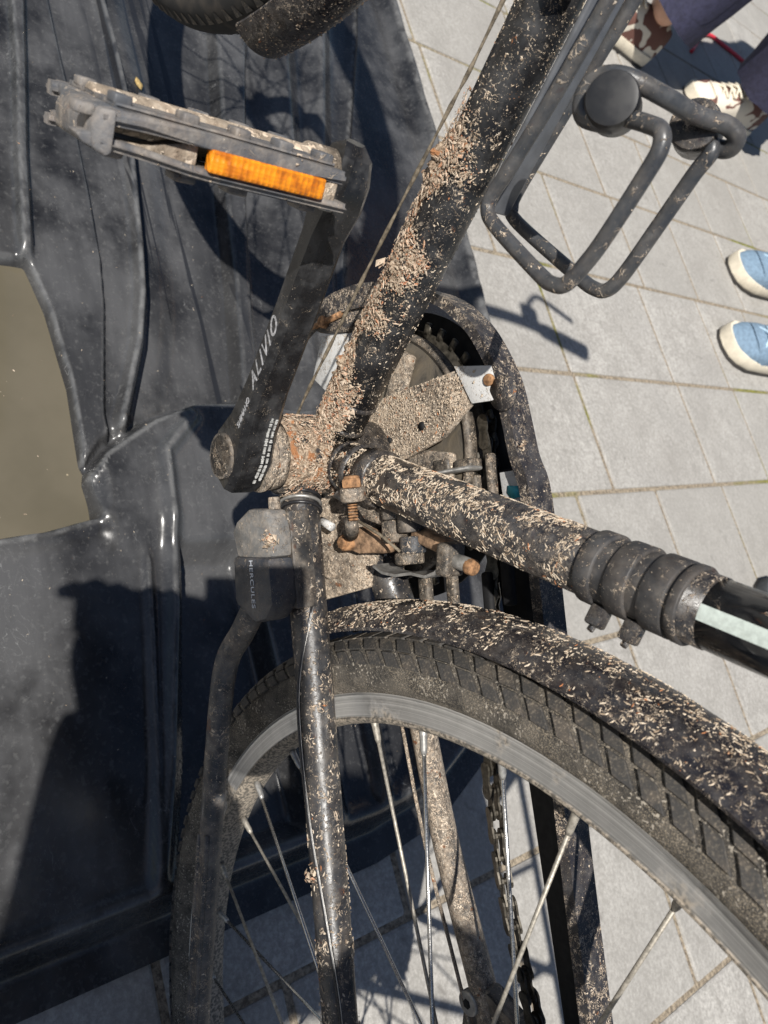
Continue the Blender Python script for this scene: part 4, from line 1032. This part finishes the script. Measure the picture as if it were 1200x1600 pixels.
def s_seat(g):
    t = g.uniform(.01, .26); f = g.uniform(0, 6.283); d = Xa * 0 + ST.orthogonal().normalized(); d.rotate(Matrix.Rotation(f, 3, ST))
    if noise.noise(ST * t * 70 + d * 2) < -.1: return None
    return (ST * t + d * RST, d) if t < .208 or g.random() < .25 else None
def s_seat_st(g):
    q = s_seat(g)
    if q is None: return None
    front_up = q[1].dot(Vector((.55, .35, .3)))                 # splashes are densest on the upper front of the tube
    if g.random() > .42 + .75 * front_up: return None
    return q[0], q[1], q[1].cross(ST)
strokes('mud_splashes', seat, s_seat_st, 20000, (.0004, .0036), 14, spread=1.3, fat=.00036)
def s_fend(g):
    a_ = R(g.uniform(-13, 62)); u = g.uniform(-1, 1); r_ = .368 - .0125 * abs(u) ** 2.3
    if noise.noise(Vector((a_ * 26, u * 2.2, 9))) + .5 * noise.noise(Vector((a_ * 90, u * 8, 2))) < g.uniform(-.35, .35): return None
    rad = Vector((math.cos(a_), 0, math.sin(a_))); nn = (rad + Ya * u * abs(u) * .9).normalized()
    return rad * r_ + Ya * u * .0225, nn
def s_fend_st(g):
    q = s_fend(g)
    if q is None: return None
    if g.random() > .62 + .3 * math.sin(q[0].x * 40) * math.cos(q[0].z * 33): return None
    return q[0], q[1], Ya
strokes('mud_splashes', fender, s_fend_st, 19000, (.0004, .0034), 15, spread=1.3, fat=.00036)
flakes('bark_scraps', fender, s_fend, 26, (.003, .007), .0006, 25)
def s_stay(g):
    t = g.uniform(.02, .9); f = g.uniform(0, 6.283); ax = (CS1 - CS0).normalized(); d = ax.orthogonal().normalized(); d.rotate(Matrix.Rotation(f, 3, ax))
    if noise.noise(cspt(t) * 60 + d) < .05: return None
    return cspt(t) + d * .0103, d
strokes('mud_splashes', lstay, lambda g: (lambda q: None if q is None else (*q, CS1 - CS0))(s_stay(g)), 3200, (.0006, .0030), 16)
def s_lump(c_, ax, r_):
    def f(g):
        d = Vector((g.gauss(0, 1), g.gauss(0, 1), g.gauss(0, 1))).normalized(); return Vector(c_) / 1000 + d * g.random() * r_, d
    return f
flakes('mud_flakes', lstay, s_lump((-232, 52, 36), None, .006), 90, (.001, .005), 0, 17)
flakes('mud_flakes', kick, s_lump((-50, 59, 26), None, .006), 110, (.001, .004), 0, 18)
flakes('mud_flakes', gd, s_lump((-10, -44, 124), None, .004), 40, (.001, .003), 0, 19)
def s_brk(g):
    u, v = g.random(), g.random(); p = Vector((-6 + 44 * u, -36.8, -10 + 100 * v)) / 1000
    if not inside(np.array([p.x]), np.array([p.z]), [(.016, -.014), (.036, .016), (.040, .084), (.021, .097), (.002, .07), (-.006, .034), (-.004, -.008)])[0]: return None
    return p, Ya
strokes('mud_splashes', br, lambda g: (lambda q: None if q is None else (*q, DT))(s_brk(g)), 2500, (.0004, .0020), 40, fat=.0003)
flakes('mud_flakes', br, s_brk, 300, (.0005, .0020), .0003, 20)
def s_fm(g):
    a_ = R(g.uniform(168, 198)); u = g.uniform(-1, 1); r_ = .372 - .0125 * abs(u) ** 2.3
    rad = Vector((math.cos(a_), 0, math.sin(a_))); return rad * r_ + Ya * u * .0225, rad
flakes('mud_flakes', fmud, s_fm, 420, (.0008, .003), .0006, 21)
flakes('leaf_scrap', gc, s_lump((91, 17, 91), None, .002), 6, (.004, .008), 0, 22)

# ------------------------------------------------------------------ people
def loft(bm, secs, cap=True):
    rings = [[bm.verts.new(p) for p in s] for s in secs]; n = len(rings[0])
    for A, B in zip(rings, rings[1:]):
        for k in range(n): bm.faces.new((A[k], A[(k + 1) % n], B[(k + 1) % n], B[k]))
    if cap: bm.faces.new(list(reversed(rings[0]))); bm.faces.new(rings[-1])
def shoe(parent, toe, direction, L, mat, lace, sole='cream_sole'):
    d = Vector((direction[0], direction[1], 0)).normalized(); s = Vector((-d.y, d.x, 0)); t0 = Vector((toe[0], toe[1], 0)); k = L / .30
    def P(l, w, h): return t0 - d * l * k + s * w * k + Vector((0, 0, h * k))
    W = [(0, .012), (.012, .034), (.035, .047), (.075, .053), (.13, .047), (.19, .039), (.25, .037), (.285, .031), (.30, .014)]
    def outline(scale, h): return [P(l, w * scale, h) for l, w in W] + [P(l, -w * scale, h) for l, w in reversed(W)]
    bm = bmesh.new(); loft(bm, [outline(1.0, .007), outline(1.05, .012), outline(1.04, .026), outline(.98, .033)]); so = mesh_obj('shoe_sole', bm, sole, parent, auto=50)
    bm = bmesh.new(); loft(bm, [outline(1.05, .0006), outline(1.06, .007)]); mesh_obj('outsole', bm, 'dark_sole', so, auto=50)
    bm = bmesh.new(); secs = []
    top = [(0.004, .030), (.02, .044), (.05, .058), (.09, .070), (.13, .088), (.17, .105), (.21, .112), (.26, .112), (.296, .095)]
    for (l, h), (_, w) in zip(top, W):
        w = max(w, .02); sec = []
        for q in range(13):
            a_ = math.pi * q / 12; sec.append(P(l, w * .97 * math.cos(a_), .028 + (h - .028) * math.sin(a_) ** .8))
        secs.append(sec)
    rings = [[bm.verts.new(p) for p in q] for q in secs]
    for A, B in zip(rings, rings[1:]):
        for q in range(12): bm.faces.new((A[q], A[q + 1], B[q + 1], B[q]))
    bm.faces.new(rings[0]); bm.faces.new(rings[-1]); u = mesh_obj('shoe_upper', bm, mat, parent)
    bm = bmesh.new(); tube(bm, spline([P(.075, .050, .034), P(.055, .030, .055), P(.048, 0, .060), P(.055, -.030, .055), P(.075, -.050, .034)], 6), .0016 * k, 6); mesh_obj('toe_seam', bm, mat, u)
    for q in range(5):
        l = .075 + q * .02; h = .068 + q * .0095; bm = bmesh.new()
        for sg in (1, -1): tube(bm, spline([P(l, -.026 * sg, h - .010), P(l + .008, 0, h + .006), P(l + .017, .026 * sg, h)], 4), .0032 * k, 6)
        mesh_obj('lace', bm, lace, u)
    return P
def body(name, J, label, cat_group, parts, sc=1.0, curl=1.0):
    """one continuous skinned figure; J joints in metres"""
    root = empty(name, J['base']); tag(root, label, 'person', cat_group)
    bone = [('pelvis', 'chest', .135, .15), ('chest', 'neck', .15, .06), ('neck', 'head', .058, .075), ('head', 'crown', .105, .07)]
    for s in 'lr':
        bone += [('pelvis', 'hip_' + s, .135, .095), ('hip_' + s, 'knee_' + s, .09, .06), ('knee_' + s, 'ankle_' + s, .06, .042),
                 ('chest', 'sh_' + s, .15, .058), ('sh_' + s, 'el_' + s, .055, .042), ('el_' + s, 'wr_' + s, .042, .028), ('wr_' + s, 'hand_' + s, .030, .048)]
    names = []; rad = {}
    for a_, b_, ra, rb in bone:
        for q, r_ in ((a_, ra), (b_, rb)):
            if q not in names: names.append(q)
            rad[q] = r_ * sc
    off = Vector(J['base'])
    me = bpy.data.meshes.new('body'); me.from_pydata([tuple(Vector(J[q]) - off) for q in names], [(names.index(a_), names.index(b_)) for a_, b_, _, _ in bone], [])
    o = mesh_obj('body', me, parts.get('body', 'skin'), root, smooth=False)
    md = o.modifiers.new('skin', 'SKIN'); md.use_smooth_shade = True
    for i, q in enumerate(names):
        v = me.skin_vertices[0].data[i]; v.radius = (rad[q], rad[q]); v.use_root = (q == 'pelvis')
    o.modifiers.new('sub', 'SUBSURF').levels = 2; o.modifiers['sub'].render_levels = 2
    for s in 'lr':                                    # five fingers and a thumb side
        wv = Vector(J['wr_' + s]) - off; hv = Vector(J['hand_' + s]) - off; d = (hv - wv).normalized(); sd_ = d.cross(Vector((0, 0, 1))).normalized(); nn = sd_.cross(d)
        bm = bmesh.new()
        for q, (w_, L_) in enumerate(((-.03, .062 * curl), (-.010, .075 * curl), (.010, .070 * curl), (.028, .055 * curl))):
            b0 = hv + sd_ * w_ * sc; tube(bm, [b0 - d * .02, b0 + d * L_ * .45 * sc, b0 + d * L_ * .8 * sc - nn * .018, b0 + d * L_ * .95 * sc - nn * .035], [.010, .009, .0085, .006], 8)
        if curl == 1: tube(bm, [hv - d * .04 - sd_ * .03, hv - sd_ * .055 - nn * .01, hv + d * .03 - sd_ * .06 - nn * .03], [.012, .010, .007], 8)
        mesh_obj('fingers', bm, 'skin', root)
    hd = Vector(J['head']) - off; fwd = Vector(J['face']).normalized(); upv = (Vector(J['crown']) - Vector(J['head'])).normalized()
    bm = bmesh.new(); c_ = hd + upv * .035 - fwd * .015
    bmesh.ops.create_uvsphere(bm, u_segments=20, v_segments=12, radius=.118 * sc, matrix=Matrix.Translation(c_))
    bmesh.ops.delete(bm, geom=[v for v in bm.verts if (v.co - c_).dot(fwd) > .04 and (v.co - c_).dot(upv) < .05], context='VERTS'); mesh_obj('hair', bm, 'hair', root)
    bm = bmesh.new(); sd_ = fwd.cross(upv)
    tube(bm, [hd + fwd * .09 * sc + upv * .02, hd + fwd * .118 * sc - upv * .012, hd + fwd * .09 * sc - upv * .022], [.006, .013, .010], 8); mesh_obj('nose', bm, 'skin', root)
    for s in (1, -1):
        bm = bmesh.new(); bmesh.ops.create_uvsphere(bm, u_segments=10, v_segments=8, radius=.011, matrix=Matrix.Translation(hd + fwd * .088 * sc + sd_ * s * .033 + upv * .022)); mesh_obj('eye', bm, 'dark_cloth', root)
        bm = bmesh.new(); tube(bm, [hd + sd_ * s * .095 * sc + upv * .03, hd + sd_ * s * .108 * sc, hd + sd_ * s * .095 * sc - upv * .03], [.01, .018, .01], 8); mesh_obj('ear', bm, 'skin', root)
    bm = bmesh.new(); tube(bm, [hd + fwd * .092 * sc - upv * .045 + sd_ * q for q in (-.024, 0, .024)], .005, 6); mesh_obj('mouth', bm, 'hair', root)
    def garment(nm, chain_, radii, mat, fold=.006, seg=28):
        pts = spline([Vector(p) - off for p in chain_], 6); n = len(pts); bm = bmesh.new()
        rs = [np.interp(i / (n - 1), np.linspace(0, 1, len(radii)), radii) for i in range(n)]; F = frames(pts); rings = []
        for i, ((p, a_, b_), r_) in enumerate(zip(F, rs)):
            rings.append([bm.verts.new(p + (a_ * math.cos(2 * math.pi * k / seg) + b_ * math.sin(2 * math.pi * k / seg)) * (r_ + fold * math.sin(k * 2.3 + i * .35) * math.sin(k * .9 + i * .21))) for k in range(seg)])
        for A, B in zip(rings, rings[1:]):
            for k in range(seg): bm.faces.new((A[k], A[(k + 1) % seg], B[(k + 1) % seg], B[k]))
        return mesh_obj(nm, bm, mat, root)
    return root, off, garment
def standing(name, toes, dirs, H, label, shoe_m, lace, trous, cuff, cuff_r, sole='cream_sole'):
    k = H / 1.75; J = {}; ank = []
    for s, t, d in zip('lr', toes, dirs):
        d = Vector((*d, 0)).normalized(); a_ = Vector((*t, 0)) - d * .225 * k; J['ankle_' + s] = a_ + Vector((0, 0, .085 * k)); ank.append(a_)
    mid = (ank[0] + ank[1]) / 2; fwd = Vector((*dirs[0], 0)).normalized(); sv = (ank[0] - ank[1]); sv.z = 0; sv = sv.normalized()
    J['base'] = mid.copy(); J['pelvis'] = mid + Vector((0, 0, .97 * k)); J['chest'] = mid + Vector((0, 0, 1.28 * k)); J['neck'] = mid + Vector((0, 0, 1.47 * k)); J['head'] = mid + Vector((0, 0, 1.60 * k)) + fwd * .02; J['crown'] = J['head'] + Vector((0, 0, .08)); J['face'] = fwd + Vector((0, 0, -.3))
    for s, q in (('l', 1), ('r', -1)):
        J['hip_' + s] = J['pelvis'] + sv * q * .09 * k + Vector((0, 0, -.05)); J['knee_' + s] = (J['hip_' + s] + J['ankle_' + s]) / 2 + fwd * .025
        J['sh_' + s] = J['chest'] + sv * q * .19 * k + Vector((0, 0, .13 * k)); J['el_' + s] = J['sh_' + s] + Vector((0, 0, -.30 * k)) + sv * q * .05; J['wr_' + s] = J['el_' + s] + Vector((0, 0, -.20 * k)) + fwd * .14; J['hand_' + s] = J['wr_' + s] + fwd * .06 + Vector((0, 0, -.04))
    root, off, gar = body(name, J, label, None, {}, k)
    for s, t, d in zip('lr', toes, dirs):
        sh_root = root
        P0 = shoe(root, (t[0] - off.x, t[1] - off.y), d, .30 * k, shoe_m, lace, sole)
        kn = J['knee_' + s]; an = J['ankle_' + s]; hp_ = J['hip_' + s]
        gar('trouser_leg', [an + Vector((0, 0, cuff)), an.lerp(kn, .5), kn, kn.lerp(hp_, .6), hp_ + Vector((0, 0, .06))], [cuff_r, cuff_r * .95, cuff_r, .11 * k, .125 * k], trous, .008)
    gar('shirt', [J['pelvis'] + Vector((0, 0, -.08)), J['pelvis'] + Vector((0, 0, .1)), J['chest'], J['chest'] + Vector((0, 0, .15 * k)), J['neck']], [.19 * k, .18 * k, .20 * k, .15 * k, .075 * k], 'shirt', .006)
    return root
standing('person', [(.705, -1.83), (.460, -1.60)], [(.12, 1), (.16, 1)], 2.0, 'person in light blue lace-up shoes with cream soles at the right edge', 'blue_canvas', 'blue_lace', 'denim', .06, .085)
standing('person', [(1.49, -1.50), (1.35, -2.04)], [(.30, 1), (.10, 1)], 2.0, 'person in navy trousers and cream and brown patterned sneakers at top right', 'camo', 'cream_lace', 'navy', .055, .125)
# the photographer, behind the camera: only the shadow reaches the picture
J = dict(base=Vector((-.78, 1.02, 0)), pelvis=(-.76, 1.06, .86), chest=(-.68, .86, 1.12), neck=(-.63, .74, 1.24), head=(-.60, .665, 1.34), crown=(-.595, .655, 1.42), face=(.4, -.8, -.6),
         hip_l=(-.66, 1.06, .82), hip_r=(-.86, 1.06, .82), knee_l=(-.62, .92, .46), knee_r=(-.90, .94, .46), ankle_l=(-.64, 1.02, .09), ankle_r=(-.92, 1.04, .09),
         sh_l=(-.56, .80, 1.14), sh_r=(-.82, .80, 1.14), el_l=(-.47, .615, .92), el_r=(-.62, .56, .88), wr_l=(-.265, .45, .745), wr_r=(-.30, .405, .76), hand_l=(-.150, .425, .735), hand_r=(-.165, .378, .745))
ph, off, gar = body('person', {k_: Vector(v) for k_, v in J.items()}, 'photographer bending behind the camera, whose dark shadow falls across the tank', None, {}, 1.0, .5)
for s, t in (('l', (-.60, .80)), ('r', (-.96, .82))):
    shoe(ph, (t[0] - off.x, t[1] - off.y), (0.05, -1), .30, 'grey_shoe', 'cream_lace')
    gar('trouser_leg', [Vector(J['ankle_' + s]) + Vector((0, 0, .03)), Vector(J['knee_' + s]), Vector(J['hip_' + s]) + Vector((0, 0, .05))], [.075, .085, .115], 'dark_cloth')
for s in 'lr': gar('sleeve', [Vector(J['wr_' + s]), Vector(J['el_' + s]), Vector(J['sh_' + s])], [.050, .066, .085], 'dark_cloth')  # unseen sleeves, added to thicken the shadow of the arms
gar('shirt', [Vector(J['pelvis']) + Vector((0, .02, -.06)), Vector(J['chest']), Vector(J['neck'])], [.17, .19, .08], 'dark_cloth')
# phone held at the camera position (lens at its corner, body behind it)
lens = Vector((-.1573, .2975, .7784)); pc = lens - rt * .014 - up * .060 - fw * .008
bm = bmesh.new(); obox(bm, pc, rt, up, fw, .084, .148, .008, .003); tag(mesh_obj('phone', bm, 'phone', auto=40), 'dark slim phone in the photographer\'s hands', 'phone')

# ------------------------------------------------------------------ small things on the ground
bm = bmesh.new(); tube(bm, spline([Vector(p) for p in ((1.60, -2.25, .006), (1.757, -2.46, .006), (1.76, -2.62, .006), (1.735, -2.85, .006), (1.80, -3.1, .006), (1.95, -3.2, .006))], 8), .0065, 10)
tag(mesh_obj('red_cord', bm, 'red_cord'), 'thin red cord lying on the paving between the navy trouser legs', 'cord')
g_sh = empty('dark_shoe', (-.155, -1.265, 0)); tag(g_sh, 'dark grey shoe whose toe peeps in at the right edge above the seat tube', 'shoe')
shoe(g_sh, (0.0, -.03), (.15, 1), .28, 'grey_shoe', 'cream_lace', 'grey_shoe')

bm = bmesh.new(); g = random.Random(5)
for cx, cy, cz, nm, lb in ((.689, -.163, .047, 'leaf', 'tiny yellow brown leaf scrap on the black plastic above the pedal'), (.649, -.224, .036, 'leaf', 'tiny brown leaf crumb on the black plastic just above the pedal studs')):
    bm = bmesh.new(); L = .010 if cx > .67 else .007
    pts = [(math.cos(a_) * L * g.uniform(.5, 1.1), math.sin(a_) * L * .6 * g.uniform(.5, 1.1)) for a_ in np.linspace(0, 5.6, 9)]
    top = [bm.verts.new((x, y, .003 + g.uniform(0, .004))) for x, y in pts]; bot = [bm.verts.new((v.co.x, v.co.y, v.co.z - .0012)) for v in top]
    c0 = bm.verts.new((0, 0, .007)); c1 = bm.verts.new((0, 0, .0058))
    for k in range(9):
        q = (k + 1) % 9; bm.faces.new((top[k], top[q], c0)); bm.faces.new((bot[q], bot[k], c1)); bm.faces.new((top[q], top[k], bot[k], bot[q]))
    zz = float(tank_z(np.array([cx]), np.array([cy]))[0])
    tag(mesh_obj('leaf', bm, 'leaf', loc=(cx, cy, zz - .001)), lb, 'leaf')

g = random.Random(9)
def s_wat(q): return Vector((q.uniform(.09, .36), q.uniform(.03, .2), .0436)), Vector((0, 0, 1)), Vector((1, 0, 0))
strokes('floating_debris', tank, s_wat, 36, (.0006, .0032), 50, 'flake', 2)
def s_deck(q):
    x, y = q.uniform(-.27, .7), q.uniform(-.3, .2); return Vector((x, y, float(tank_z(np.array([x]), np.array([y]))[0]))), Vector((0, 0, 1)), Vector((1, 0, 0))
strokes('mud_specks', tank, s_deck, 420, (.0005, .0026), 51, 'splash', 2)
